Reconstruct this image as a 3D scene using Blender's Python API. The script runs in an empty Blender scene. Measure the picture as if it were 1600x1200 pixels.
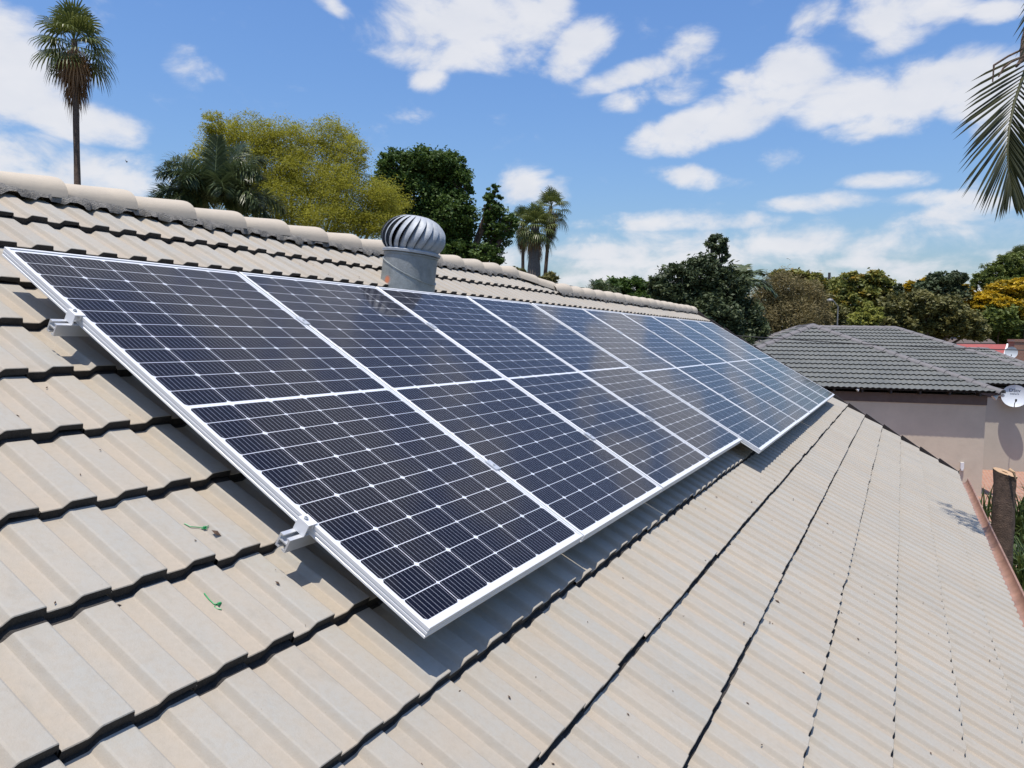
import bpy, math, random
import numpy as np
from mathutils import Vector, Matrix
random.seed(7)
rng = np.random.default_rng(11)
scene = bpy.context.scene
C = scene.collection
R = math.radians
PITCH = R(30); CP, SP = math.cos(PITCH), math.sin(PITCH)
Z0 = 4.75                      # height of the top edge of the solar array above the ground

# ---------------------------------------------------------------- camera
CAM = Vector((-1.62156898, -2.86723822, 4.45640347))
RIGHT = Vector((0.45493918, -0.89039576, 0.01502431))
DOWN = Vector((-0.04831122, -0.04152363, -0.99796884))
FWD = Vector((0.88921109, 0.45328929, -0.06190683))
FPX = 1192.94
cd = bpy.data.cameras.new('camera'); cam = bpy.data.objects.new('camera', cd); C.objects.link(cam)
cam.matrix_world = Matrix(((RIGHT.x, -DOWN.x, -FWD.x, CAM.x), (RIGHT.y, -DOWN.y, -FWD.y, CAM.y),
                           (RIGHT.z, -DOWN.z, -FWD.z, CAM.z), (0, 0, 0, 1)))
cd.sensor_width = 36; cd.lens = FPX / 1600 * 36; cd.clip_start = 0.05; cd.clip_end = 3000
scene.camera = cam

def at(px, py, depth):
    """world point seen at photo pixel (1600 x 1200) at the given distance along the view axis"""
    return CAM + FWD * depth + RIGHT * ((px - 800) / FPX * depth) + DOWN * ((py - 600) / FPX * depth)

def on_ground(px, py, z=0.0):
    d = FWD + RIGHT * ((px - 800) / FPX) + DOWN * ((py - 600) / FPX)
    return CAM + d * ((z - CAM.z) / d.z)

def RF(s, t, d=0.0):
    """point of the roof: s along the ridge, t down the slope from the array's top edge, d below the panel faces"""
    return Vector((s, -CP * t + SP * d, Z0 - SP * t - CP * d))

# ---------------------------------------------------------------- light
scene.view_settings.view_transform = 'Standard'; scene.view_settings.look = 'None'
scene.view_settings.gamma = 1; scene.view_settings.exposure = 0.15
to_sun = Vector((-0.29, -0.005, 1.155)).normalized()
SUN_EL = math.asin(to_sun.z); SUN_ROT = math.atan2(to_sun.x, to_sun.y)
sd = bpy.data.lights.new('sun', 'SUN'); sd.energy = 5.0; sd.angle = R(0.5); sd.color = (1.0, 0.93, 0.83)
so = bpy.data.objects.new('sun', sd); C.objects.link(so); so.location = (0, 0, 30)
so.rotation_euler = to_sun.to_track_quat('Z', 'Y').to_euler()

world = bpy.data.worlds.new('World'); scene.world = world; world.use_nodes = True
wt = world.node_tree; wn, wl = wt.nodes, wt.links
for n_ in list(wn): wn.remove(n_)
def wnode(t, **k):
    n = wn.new(t)
    for a, b in k.items(): setattr(n, a, b)
    return n
def wmath(op, a, b=None, c=None, clamp=False):
    n = wnode('ShaderNodeMath', operation=op, use_clamp=clamp)
    for i, v in enumerate((a, b, c)):
        if v is None: continue
        if isinstance(v, (int, float)): n.inputs[i].default_value = v
        else: wl.new(v, n.inputs[i])
    return n.outputs[0]
sky = wnode('ShaderNodeTexSky', sky_type='NISHITA', sun_disc=False, sun_elevation=SUN_EL, sun_rotation=SUN_ROT,
            altitude=0, air_density=1.5, dust_density=1.6, ozone_density=3.0)
hs = wnode('ShaderNodeHueSaturation'); hs.inputs['Saturation'].default_value = 1.1; hs.inputs['Value'].default_value = 1.0
wl.new(sky.outputs[0], hs.inputs['Color'])
tn_ = wnode('ShaderNodeMix', data_type='RGBA', blend_type='MULTIPLY'); tn_.inputs['Factor'].default_value = 1; wl.new(hs.outputs[0], tn_.inputs['A']); tn_.inputs['B'].default_value = (0.64, 0.775, 1.04, 1)
tc = wnode('ShaderNodeTexCoord')
DIRV = tc.outputs['Generated']
# clouds: where each bank stands in the sky (photo px centre, half sizes, tilt, weight)
CLOUDS = [(725,40,125,62,0,1.4),(665,85,70,24,0,1),(800,15,70,30,0,1),(672,125,30,17,0,.9),(905,75,48,26,-30,.8),(860,5,30,14,0,.8),
 (520,8,26,10,20,.6),(1075,78,36,24,-25,.9),(1015,112,80,18,-12,.9),(985,155,40,16,-15,.9),(1045,135,40,22,0,.9),
 (1255,115,66,42,0,1.4),(1195,158,95,38,-15,1.4),(1110,197,105,30,-12,1.3),(1300,165,90,36,0,1.3),(1040,218,50,16,0,.9),(1340,150,110,42,0,1.5),(1430,145,115,50,-8,1.5),(1370,190,85,26,0,1),
 (1530,145,95,46,0,1.4),(1570,205,60,22,0,.9),(1275,25,34,24,0,.85),(1370,35,60,32,0,.95),(1440,12,70,28,0,.9),(1395,70,60,18,-15,.8),(1560,15,40,14,0,.6),
 (1225,245,36,18,0,.95),(1080,276,60,14,5,.75),(1300,316,75,14,0,.75),(1390,282,52,13,0,.85),(1450,310,60,10,0,.6),(1530,325,70,20,0,.8),
 (822,285,36,24,0,.8),(868,298,24,18,0,.6),(925,395,62,13,0,.75),(965,412,70,10,0,.7),(900,435,70,10,0,.7),(1345,410,60,11,0,.85),(1398,411,30,9,0,.8),(1200,388,80,14,0,.5),(1050,345,120,10,0,.4),
 (1480,365,60,9,0,.5),(1560,395,60,10,0,.7),
 (25,120,95,72,0,1.5),(100,180,90,32,8,1.3),(0,50,60,34,0,.8),(10,235,80,36,0,1),(165,275,95,32,8,1),(60,285,90,24,0,.9),(300,100,30,22,0,.45),(1480,110,30,16,-25,.5),(1165,130,26,14,0,.6),
 (1080,445,430,52,0,.44),(1480,400,230,58,0,.42),(1330,470,330,40,0,.46),(500,-420,420,160,0,1),(1100,-520,300,120,0,1),(-500,-200,300,200,0,1),(100,-900,500,160,0,1),(1900,250,240,90,0,1),(1250,-240,180,70,0,.9)]  # low veils whiten the horizon; banks out of view added for panel reflections
F = None
for (px, py, rx, ry, ang, w) in CLOUDS:
    d = (FWD + RIGHT*((px-800)/FPX) + DOWN*((py-600)/FPX)).normalized()
    rt = d.cross(Vector((0,0,1))).normalized(); up = rt.cross(d).normalized()
    a = R(-ang); e1 = rt*math.cos(a) + up*math.sin(a); e2 = up*math.cos(a) - rt*math.sin(a)
    sc = 1.0/FPX*abs(d.dot(FWD))
    e1 = e1/(rx*1.15*sc); e2 = e2/(ry*1.15*sc)
    q = []
    for e in (e1, e2):
        n = wnode('ShaderNodeVectorMath', operation='DOT_PRODUCT'); wl.new(DIRV, n.inputs[0]); n.inputs[1].default_value = e
        q.append(n.outputs['Value'])
    r2 = wmath('MULTIPLY_ADD', q[1], q[1], wmath('MULTIPLY', q[0], q[0]))
    g = wmath('MULTIPLY_ADD', r2, -w, w)
    F = g if F is None else wmath('MAXIMUM', F, g)
F = wmath('MAXIMUM', F, -0.85)
nz = wnode('ShaderNodeTexNoise'); nz.inputs['Scale'].default_value = 11; nz.inputs['Distortion'].default_value = .25; nz.inputs['Detail'].default_value = 9; nz.inputs['Roughness'].default_value = 0.58
mp = wnode('ShaderNodeMapping'); mp.inputs['Scale'].default_value = (1, 1, 1.9); wl.new(DIRV, mp.inputs['Vector']); wl.new(mp.outputs[0], nz.inputs['Vector'])
Fn = wmath('ADD', F, wmath('MULTIPLY_ADD', nz.outputs['Fac'], 5.0, -2.28))
mr = wnode('ShaderNodeMapRange', interpolation_type='SMOOTHERSTEP'); wl.new(Fn, mr.inputs['Value'])
mr.inputs['From Min'].default_value = -0.35; mr.inputs['From Max'].default_value = 1.5; mr.inputs['To Max'].default_value = 0.93
nz2 = wnode('ShaderNodeTexNoise'); nz2.inputs['Scale'].default_value = 16; nz2.inputs['Detail'].default_value = 5; wl.new(mp.outputs[0], nz2.inputs['Vector'])
cr = wnode('ShaderNodeMix', data_type='RGBA'); wl.new(nz2.outputs['Fac'], cr.inputs['Factor'])
cr.inputs['A'].default_value = (4.7, 4.9, 5.4, 1); cr.inputs['B'].default_value = (6.0, 5.95, 6.05, 1)
mx = wnode('ShaderNodeMix', data_type='RGBA'); wl.new(mr.outputs[0], mx.inputs['Factor'])
wl.new(tn_.outputs['Result'], mx.inputs['A']); wl.new(cr.outputs['Result'], mx.inputs['B'])
bg = wnode('ShaderNodeBackground'); bg.inputs['Strength'].default_value = 0.135
wo = wnode('ShaderNodeOutputWorld'); wl.new(mx.outputs['Result'], bg.inputs['Color']); wl.new(bg.outputs[0], wo.inputs['Surface'])

# ---------------------------------------------------------------- materials
def new_mat(name):
    m = bpy.data.materials.new(name); m.use_nodes = True
    nt = m.node_tree; b = nt.nodes['Principled BSDF']
    return m, nt, b
def setin(b, **k):
    for a, v in k.items():
        b.inputs[a.replace('_', ' ')].default_value = v
def simple(name, col, rough=0.6, metal=0.0, var=0.25, scale=6.0, bump=0.0, col2=None, spec=0.5):
    """a base colour broken up by two noises, optional bump"""
    m, nt, b = new_mat(name); N, L = nt.nodes, nt.links
    setin(b, Roughness=rough, Metallic=metal); b.inputs['Specular IOR Level'].default_value = spec
    t = N.new('ShaderNodeTexCoord'); n = N.new('ShaderNodeTexNoise'); n.inputs['Scale'].default_value = scale; n.inputs['Detail'].default_value = 8
    n.inputs['Roughness'].default_value = .65
    L.new(t.outputs['Object'], n.inputs['Vector'])
    mr_ = N.new('ShaderNodeMapRange'); L.new(n.outputs['Fac'], mr_.inputs['Value'])
    mr_.inputs['From Min'].default_value = .3; mr_.inputs['From Max'].default_value = .7
    mix = N.new('ShaderNodeMix'); mix.data_type = 'RGBA'; L.new(mr_.outputs[0], mix.inputs['Factor'])
    c2 = col2 or tuple(c*(1-var) for c in col); mix.inputs['A'].default_value = (*c2, 1); mix.inputs['B'].default_value = (*col, 1)
    L.new(mix.outputs['Result'], b.inputs['Base Color'])
    if bump:
        bp = N.new('ShaderNodeBump'); bp.inputs['Strength'].default_value = bump; bp.inputs['Distance'].default_value = .02
        n2 = N.new('ShaderNodeTexNoise'); n2.inputs['Scale'].default_value = scale*6; n2.inputs['Detail'].default_value = 6; L.new(t.outputs['Object'], n2.inputs['Vector'])
        L.new(n2.outputs['Fac'], bp.inputs['Height']); L.new(bp.outputs[0], b.inputs['Normal'])
    return m
def leaf_mat(name, col, col2, trans=0.35, rough=0.55, third=None):
    """leaves: each leaf takes its own tint between two (or three) real leaf colours"""
    m, nt, b = new_mat(name); N, L = nt.nodes, nt.links
    a = N.new('ShaderNodeAttribute'); a.attribute_name = 'tint'
    cr_ = N.new('ShaderNodeValToRGB'); cr_.color_ramp.elements[0].color = (*col2, 1); cr_.color_ramp.elements[1].color = (*col, 1)
    if third:
        cr_.color_ramp.elements[1].position = .6
        e = cr_.color_ramp.elements.new(0.92); e.color = (*third, 1)
    L.new(a.outputs['Fac'], cr_.inputs['Fac']); L.new(cr_.outputs[0], b.inputs['Base Color'])
    setin(b, Roughness=rough); b.inputs['Specular IOR Level'].default_value = 0.3
    tr = N.new('ShaderNodeBsdfTranslucent'); L.new(cr_.outputs[0], tr.inputs['Color'])
    ms = N.new('ShaderNodeMixShader'); ms.inputs[0].default_value = trans
    L.new(b.outputs[0], ms.inputs[1]); L.new(tr.outputs[0], ms.inputs[2]); L.new(ms.outputs[0], N['Material Output'].inputs['Surface'])
    return m

def roof_tile_mat():
    m, nt, b = new_mat('painted_concrete_tile'); N, L = nt.nodes, nt.links
    at_ = N.new('ShaderNodeAttribute'); at_.attribute_name = 'tint'      # R tile variation, G roll height, B bare grey tile
    sp = N.new('ShaderNodeSeparateColor'); L.new(at_.outputs['Color'], sp.inputs[0])
    t = N.new('ShaderNodeTexCoord')
    def noise(sc, det=8, ro=.6, stretch=(1,1,1)):
        mp_ = N.new('ShaderNodeMapping'); mp_.inputs['Scale'].default_value = stretch; L.new(t.outputs['Object'], mp_.inputs['Vector'])
        n = N.new('ShaderNodeTexNoise'); n.inputs['Scale'].default_value = sc; n.inputs['Detail'].default_value = det; n.inputs['Roughness'].default_value = ro
        L.new(mp_.outputs[0], n.inputs['Vector']); return n.outputs['Fac']
    def mth(op, a, b_, clamp=False, c_=None):
        n = N.new('ShaderNodeMath'); n.operation = op; n.use_clamp = clamp
        for i, v in enumerate((a, b_, c_)):
            if v is None: continue
            if isinstance(v, (int, float)): n.inputs[i].default_value = v
            else: L.new(v, n.inputs[i])
        return n.outputs[0]
    def mixc(f, a, b_):
        n = N.new('ShaderNodeMix'); n.data_type = 'RGBA'; L.new(f, n.inputs['Factor'])
        for k, v in (('A', a), ('B', b_)):
            if isinstance(v, tuple): n.inputs[k].default_value = (*v, 1)
            else: L.new(v, n.inputs[k])
        return n.outputs['Result']
    # roll tops are worn grey, pans keep the cream paint
    big = noise(7, 6, .6, (1, .4, 1)); 
    f = mth('ADD', mth('MULTIPLY', sp.outputs[1], .52), mth('MULTIPLY_ADD', big, 2.4, False, -1.02), True)
    col = mixc(f, (0.362, 0.310, 0.243), (0.325, 0.312, 0.277))
    fine = noise(60, 8, .7)
    col = mixc(mth('MULTIPLY_ADD', fine, 2.2, True, -.95), col, (0.31, 0.272, 0.217))
    # rubbed dark smears and lichen specks
    sm = mth('MULTIPLY_ADD', noise(14, 7, .72, (1, .55, 1)), 5.0, True, -3.15)
    col = mixc(mth('MULTIPLY', sm, .62), col, (0.22, 0.205, 0.18))
    stk = mth('MULTIPLY_ADD', noise(22, 6, .6, (1, .12, 1)), 4.0, True, -2.25)
    col = mixc(mth('MULTIPLY', stk, .6), col, (0.25, 0.23, 0.19))
    ramp_shade = mth('MULTIPLY', mth('MULTIPLY', sp.outputs[1], mth('SUBTRACT', 1.0, sp.outputs[1])), 4.0)  # rib ramps darkened in the colour to strengthen their shading
    col = mixc(mth('MULTIPLY', ramp_shade, .24), col, (0.20, 0.18, 0.15))
    spk = mth('MULTIPLY_ADD', noise(150, 2, .5), 9.0, True, -6.6)
    col = mixc(mth('MULTIPLY', spk, .6), col, (0.10, 0.06, 0.035))
    tv = N.new('ShaderNodeHueSaturation'); L.new(col, tv.inputs['Color']); L.new(mth('MULTIPLY_ADD', sp.outputs[0], .07, False, .965), tv.inputs['Value'])
    bare = mixc(noise(9, 4, .6), (0.085, 0.11, 0.155), (0.19, 0.21, 0.24))
    col = mixc(sp.outputs[2], tv.outputs[0], bare)
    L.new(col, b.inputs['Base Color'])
    setin(b, Roughness=.72); b.inputs['Specular IOR Level'].default_value = .35
    bp = N.new('ShaderNodeBump'); bp.inputs['Strength'].default_value = .25; bp.inputs['Distance'].default_value = .004
    L.new(noise(220, 4, .7), bp.inputs['Height']); L.new(bp.outputs[0], b.inputs['Normal'])
    return m

M = {}
M['tile'] = roof_tile_mat()
M['tile_edge'] = simple('bare_edge_lap_shade', (0.045, 0.040, 0.036), .9, 0, .5, 30, .4)
M['underlay'] = simple('roof_underlay', (0.03, 0.03, 0.03), .9)
M['ridge'] = simple('painted_ridge_tile', (0.47, 0.405, 0.315), .8, 0, .2, 5, .06, col2=(0.40, 0.35, 0.28))
M['mortar'] = simple('grey_bedding_mortar', (0.25, 0.235, 0.21), .85, 0, .6, 26, .6)
M['alu'] = simple('anodised_frame', (0.68, 0.69, 0.70), .42, .12, .06, 3)
M['rail'] = simple('mill_aluminium', (0.70, 0.71, 0.72), .35, .55, .1, 12)
M['galv'] = simple('galvanised_steel', (0.42, 0.45, 0.48), .6, .15, .35, 9, .1)
M['galv_dull'] = simple('weathered_galvanised_steel', (0.29, 0.31, 0.31), .55, .3, .35, 16, .15)
M['dark'] = simple('dark_interior', (0.01, 0.01, 0.012), .9)
M['wall'] = simple('cream_plaster', (0.46, 0.41, 0.36), .85, 0, .08, 3, .1)
M['wall2'] = simple('taupe_plaster', (0.58, 0.49, 0.385), .85, 0, .16, 1.3, .2)
M['wall3'] = simple('grey_taupe_plaster', (0.47, 0.43, 0.36), .85, 0, .1, 2, .1)
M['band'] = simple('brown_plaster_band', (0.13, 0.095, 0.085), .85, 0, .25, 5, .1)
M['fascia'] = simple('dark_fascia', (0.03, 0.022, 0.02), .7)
M['gutter'] = simple('weathered_copper_gutter', (0.40, 0.235, 0.17), .5, .25, .45, 7, .1)
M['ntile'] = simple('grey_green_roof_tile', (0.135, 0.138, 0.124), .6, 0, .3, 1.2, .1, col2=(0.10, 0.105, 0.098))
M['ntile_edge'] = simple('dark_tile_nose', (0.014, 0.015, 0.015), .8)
M['ncap'] = simple('grey_ridge_cap', (0.16, 0.15, 0.15), .7, 0, .3, 6, .2)
M['redroof'] = simple('red_metal_roof', (0.33, 0.08, 0.07), .6, 0, .3, 2)
M['oldroof'] = simple('weathered_brown_roof', (0.13, 0.10, 0.09), .8, 0, .4, 4)
M['white'] = simple('white_paint', (0.70, 0.70, 0.70), .5, 0, .08, 5)
M['dish'] = simple('white_dish_enamel', (0.62, 0.65, 0.68), .4, 0, .06, 4)
M['ink'] = simple('dark_print', (0.03, 0.04, 0.07), .6)
M['bark'] = simple('brown_bark', (0.16, 0.105, 0.075), .9, 0, .65, 10, 1.0)
M['bark_grey'] = simple('grey_bark', (0.17, 0.14, 0.115), .9, 0, .5, 10, .8)
M['bark_yellow'] = simple('yellow_green_bark', (0.34, 0.30, 0.11), .8, 0, .4, 6, .3)
M['cut'] = simple('fresh_cut_wood', (0.50, 0.33, 0.19), .8, 0, .3, 14, .2)
M['cable'] = simple('black_cable', (0.02, 0.02, 0.022), .6)
M['pole'] = simple('weathered_pole', (0.07, 0.06, 0.055), .8)
M['lamp_grey'] = simple('grey_lamp_post', (0.20, 0.20, 0.20), .6, .1)
M['green_plastic'] = simple('green_plastic', (0.01, 0.30, 0.09), .45, 0, .15, 30)
M['debris'] = simple('dry_leaf_litter', (0.11, 0.065, 0.04), .9, 0, .6, 40)
M['bird'] = simple('dark_feathers', (0.03, 0.028, 0.026), .8)
M['ground'] = simple('dry_grass_ground', (0.14, 0.125, 0.06), .95, 0, .5, .8, .3)
M['brick'] = None
def brick_mat(name, scale=4.0, c1=(0.30, 0.13, 0.08), c2=(0.22, 0.09, 0.06), mort=(0.30, 0.26, 0.22), axis=None):
    m, nt, b = new_mat(name); N, L = nt.nodes, nt.links
    t = N.new('ShaderNodeTexCoord'); mp_ = N.new('ShaderNodeMapping'); L.new(t.outputs['Object'], mp_.inputs['Vector'])
    if axis: mp_.inputs['Rotation'].default_value = axis
    br = N.new('ShaderNodeTexBrick'); br.inputs['Scale'].default_value = scale; L.new(mp_.outputs[0], br.inputs['Vector'])
    br.inputs['Color1'].default_value = (*c1, 1); br.inputs['Color2'].default_value = (*c2, 1); br.inputs['Mortar'].default_value = (*mort, 1)
    L.new(br.outputs['Color'], b.inputs['Base Color']); setin(b, Roughness=.9); return m
M['brick'] = brick_mat('red_brick')
M['paving'] = brick_mat('terracotta_paving', 2.5, (0.36, 0.19, 0.125), (0.29, 0.145, 0.10), (0.30, 0.24, 0.2))
M['brickwall'] = brick_mat('red_brick_plinth', 2.2, (0.33, 0.155, 0.10), (0.26, 0.12, 0.08), (0.28, 0.23, 0.2), (R(90), 0, 0))

def cell_mat():
    """monocrystalline half cells under anti-reflective glass; UV.x runs over the cell width, thin silver wires down the slope"""
    m, nt, b = new_mat('silicon_cell'); N, L = nt.nodes, nt.links
    uv = N.new('ShaderNodeUVMap'); uv.uv_map = 'UVMap'; s = N.new('ShaderNodeSeparateXYZ'); L.new(uv.outputs[0], s.inputs[0])
    def mth(op, a, b_=None, clamp=False):
        n = N.new('ShaderNodeMath'); n.operation = op; n.use_clamp = clamp
        for i, v in enumerate((a, b_)):
            if v is None: continue
            if isinstance(v, (int, float)): n.inputs[i].default_value = v
            else: L.new(v, n.inputs[i])
        return n.outputs[0]
    fr = mth('FRACT', mth('MULTIPLY', s.outputs[0], 9.0))
    d = mth('ABSOLUTE', mth('SUBTRACT', fr, .5))
    wire = mth('LESS_THAN', d, 0.027)
    a = N.new('ShaderNodeAttribute'); a.attribute_name = 'tint'
    c = N.new('ShaderNodeMix'); c.data_type = 'RGBA'; L.new(a.outputs['Fac'], c.inputs['Factor'])
    c.inputs['A'].default_value = (0.0022, 0.0025, 0.0085, 1); c.inputs['B'].default_value = (0.0042, 0.0033, 0.0070, 1)
    c2 = N.new('ShaderNodeMix'); c2.data_type = 'RGBA'; L.new(wire, c2.inputs['Factor']); L.new(c.outputs['Result'], c2.inputs['A'])
    c2.inputs['B'].default_value = (0.36, 0.37, 0.42, 1)
    L.new(c2.outputs['Result'], b.inputs['Base Color'])
    setin(b, Roughness=.5); b.inputs['Specular IOR Level'].default_value = .06
    b.inputs['Coat Weight'].default_value = 0.65; b.inputs['Coat Roughness'].default_value = .055; b.inputs['Coat IOR'].default_value = 1.25
    b.inputs['Sheen Weight'].default_value = .16; b.inputs['Sheen Roughness'].default_value = .2; b.inputs['Sheen Tint'].default_value = (1.0, .93, .87, 1)      # added sheen, a warm grey haze at grazing angles
    return m
M['cell'] = cell_mat()
m, nt, b = new_mat('white_backsheet'); setin(b, Base_Color=(0.62, 0.64, 0.68, 1), Roughness=.5)
b.inputs['Coat Weight'].default_value = .5; b.inputs['Coat Roughness'].default_value = .09; b.inputs['Coat IOR'].default_value = 1.25
M['backsheet'] = m

# ---------------------------------------------------------------- mesh helpers
class MB:
    def __init__(s): s.v = []; s.f = []; s.mi = []; s.tint = []; s.uv = []
    def add(s, verts, faces, mi=0, tint=(.5, 0, 0), uvs=None):
        o = len(s.v); s.v += [tuple(p) for p in verts]
        s.tint += [tint]*len(verts)
        for i, f in enumerate(faces):
            s.f.append(tuple(o+k for k in f)); s.mi.append(mi)
            s.uv.append(uvs[i] if uvs else None)
        return o
    def box(s, a, b, mi=0, M_=None):
        (x0, y0, z0), (x1, y1, z1) = a, b
        vs = [Vector(p) for p in ((x0,y0,z0),(x1,y0,z0),(x1,y1,z0),(x0,y1,z0),(x0,y0,z1),(x1,y0,z1),(x1,y1,z1),(x0,y1,z1))]
        if M_: vs = [M_ @ p for p in vs]
        s.add(vs, [(3,2,1,0),(4,5,6,7),(0,1,5,4),(1,2,6,5),(2,3,7,6),(3,0,4,7)], mi)
    def tube(s, pts, rad, n=8, mi=0, cap=True, tint=(.5,0,0)):
        pts = [Vector(p) for p in pts]
        if not hasattr(rad, '__len__'): rad = [rad]*len(pts)
        rings = []; vs = []
        ref = Vector((0.3, 0.2, 1)).normalized()
        for i, p in enumerate(pts):
            tg = (pts[min(i+1, len(pts)-1)] - pts[max(i-1, 0)]).normalized()
            a = tg.cross(ref)
            if a.length < .05: a = tg.cross(Vector((1, 0, 0)))
            a.normalize(); b_ = tg.cross(a)
            for k in range(n):
                th = 2*math.pi*k/n; vs.append(p + (a*math.cos(th) + b_*math.sin(th))*rad[i])
        fs = []
        for i in range(len(pts)-1):
            for k in range(n):
                fs.append((i*n+k, i*n+(k+1) % n, (i+1)*n+(k+1) % n, (i+1)*n+k))
        if cap: fs += [tuple(range(n-1, -1, -1)), tuple((len(pts)-1)*n+k for k in range(n))]
        s.add(vs, fs, mi, tint)
    def lathe(s, prof, n=32, mi=0, M_=None, cap=False):
        vs = []
        for r, z in prof:
            for k in range(n):
                th = 2*math.pi*k/n; p = Vector((r*math.cos(th), r*math.sin(th), z)); vs.append(M_ @ p if M_ else p)
        fs = [(i*n+k, i*n+(k+1) % n, (i+1)*n+(k+1) % n, (i+1)*n+k) for i in range(len(prof)-1) for k in range(n)]
        if cap: fs.append(tuple((len(prof)-1)*n+k for k in range(n)))
        s.add(vs, fs, mi)
    def build(s, name, mats, parent=None, smooth=False, local=False, sharp=40):
        me = bpy.data.meshes.new(name); mats = mats if isinstance(mats, (list, tuple)) else [mats]
        me.from_pydata(s.v, [], s.f); finish(me, mats, s.mi, s.tint, s.uv, smooth, sharp)
        return link(name, me, parent, local)
def finish(me, mats, mi=None, tint=None, uv=None, smooth=False, sharp=40):
    for m_ in mats: me.materials.append(m_)
    if mi is not None and any(mi): me.polygons.foreach_set('material_index', mi)
    if tint is not None:
        a = me.color_attributes.new('tint', 'FLOAT_COLOR', 'POINT')
        t = np.ones((len(me.vertices), 4), np.float32); t[:, :3] = np.asarray(tint, np.float32).reshape(-1, 3)
        a.data.foreach_set('color', t.ravel())
    if uv is not None and any(u is not None for u in uv):
        l = me.uv_layers.new(name='UVMap'); k = 0
        for p, u in zip(me.polygons, uv):
            for j in range(p.loop_total):
                if u is not None: l.data[p.loop_start+j].uv = u[j]
    me.validate(); me.update()
    if smooth:
        me.polygons.foreach_set('use_smooth', [True]*len(me.polygons))
        try: me.set_sharp_from_angle(angle=R(sharp))
        except Exception: pass
def wmat(o):
    m_ = o.matrix_basis.copy(); p = o.parent
    while p is not None: m_ = p.matrix_basis @ m_; p = p.parent
    return m_
def link(name, me, parent=None, local=False):
    """verts are world coordinates unless local; a top-level mesh gets its origin at its base"""
    o = bpy.data.objects.new(name, me); C.objects.link(o)
    if parent is not None:
        o.parent = parent
        if not local: me.transform(wmat(parent).inverted())
    elif not local:
        v = np.empty(len(me.vertices)*3, np.float32); me.vertices.foreach_get('co', v); v = v.reshape(-1, 3)
        c_ = Vector(((v[:,0].min()+v[:,0].max())/2, (v[:,1].min()+v[:,1].max())/2, v[:,2].min()))
        me.transform(Matrix.Translation(-c_)); o.location = c_
    return o
def thing(name, label, cat, loc=(0, 0, 0), rot=(0, 0, 0), group=None):
    o = bpy.data.objects.new(name, None); C.objects.link(o); o.empty_display_size = .1
    o.location = loc; o.rotation_euler = rot; o['label'] = label; o['category'] = cat
    if group: o['group'] = group
    return o
def tag(o, label, cat, group=None, kind=None):
    o['label'] = label; o['category'] = cat
    if group: o['group'] = group
    if kind: o['kind'] = kind
    return o
def structure(o): o['kind'] = 'structure'; return o

# ---------------------------------------------------------------- ground
mb = MB(); mb.add([(-400,-400,0),(400,-400,0),(400,400,0),(-400,400,0)], [(0,1,2,3)]); structure(mb.build('ground', M['ground'], local=True))
gp = [on_ground(1300, 840), on_ground(1620, 1000), on_ground(1700, 735), on_ground(1300, 715)]
mb = MB(); mb.add([(p.x, p.y, .004) for p in gp], [(0,1,2,3)]); structure(mb.build('paving', M['paving'], local=True))

# ---------------------------------------------------------------- the tiled house under our feet
XL, XR = -6.0, 12.3
GAUGE = 0.3135; T_REF = 1.860
COURSES = [T_REF + GAUGE*k for k in range(-9, 9)]           # nose positions down the slope, top one under the ridge
COURSES[-1] = 4.370
D_CREST = 0.124
UNIT = [(0, 0), (.051, 0), (.055, .0012), (.070, .0165), (.075, .0185), (.139, .0185), (.143, .017), (.147, .0012), (.150, 0)]
PROF = UNIT + [(u+.15, z) for u, z in UNIT[1:]]
PROF[-1] = (.2990, .0002)
def verge_x(t): return 12.78 - .165*t
X_STEP, TR1, TR2 = 6.35, -1.063, -0.79                       # ridge line: t of the apex left and right of the step
house = thing('tiled_house', 'house roofed in cream painted concrete tiles that carries the solar array', 'house', (3, -1, 0))
tv, tf, tmi, ttint = [], [], [], []
rows_off = [(0.0, -.0290), (0.0, -.0020), (-.0020, 0.0), (-.10, None), (-.22, None), (-(GAUGE-.0115), None), (-.35, None)]      # the last strip, under the lap above, is coloured dark to deepen the shade there
for ci, tn in enumerate(COURSES):
    n0 = int(math.floor((XL - .02)/.3))
    for k in range(n0, 60):
        x0 = k*.3 + .105
        if x0 > verge_x(tn) - .02: break
        if tn < TR2 - .02 and x0 > X_STEP - .3: continue
        o = len(tv); tr = random.random(); jz = random.uniform(-.0018, .0018); jt = random.uniform(-.005, .005)
        tilt = random.uniform(-.0025, .0025); jx = random.uniform(-.0006, .0012)
        bare = 0.0
        for (ro, zo) in rows_off:
            for (u, pz) in PROF:
                z = pz + (zo if zo is not None else 0) - (-ro)*(.0285/GAUGE) + jz + tilt*(u-.15)/.15
                if ro == 0.0 and zo < -.028 and .22 < u: z += random.uniform(0, .013)      # chipped interlock at the joint
                t_ = tn + ro + jt
                zc = pz/.0185
                if t_ < TR1 + .01: t_ = TR1 + .01
                d = D_CREST + .0190 - z
                p = RF(min(x0 + u + jx, verge_x(tn) + .0005*u), t_, d); tv.append((p.x, p.y, p.z)); ttint.append((tr, zc, bare))
        nu = len(PROF)
        for r in range(len(rows_off)-1):
            for c in range(nu-1):
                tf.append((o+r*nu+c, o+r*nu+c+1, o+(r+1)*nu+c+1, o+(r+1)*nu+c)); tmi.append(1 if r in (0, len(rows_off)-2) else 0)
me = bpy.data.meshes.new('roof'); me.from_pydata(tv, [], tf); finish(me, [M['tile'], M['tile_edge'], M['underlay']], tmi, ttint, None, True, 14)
roof = link('roof', me, house)
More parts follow.
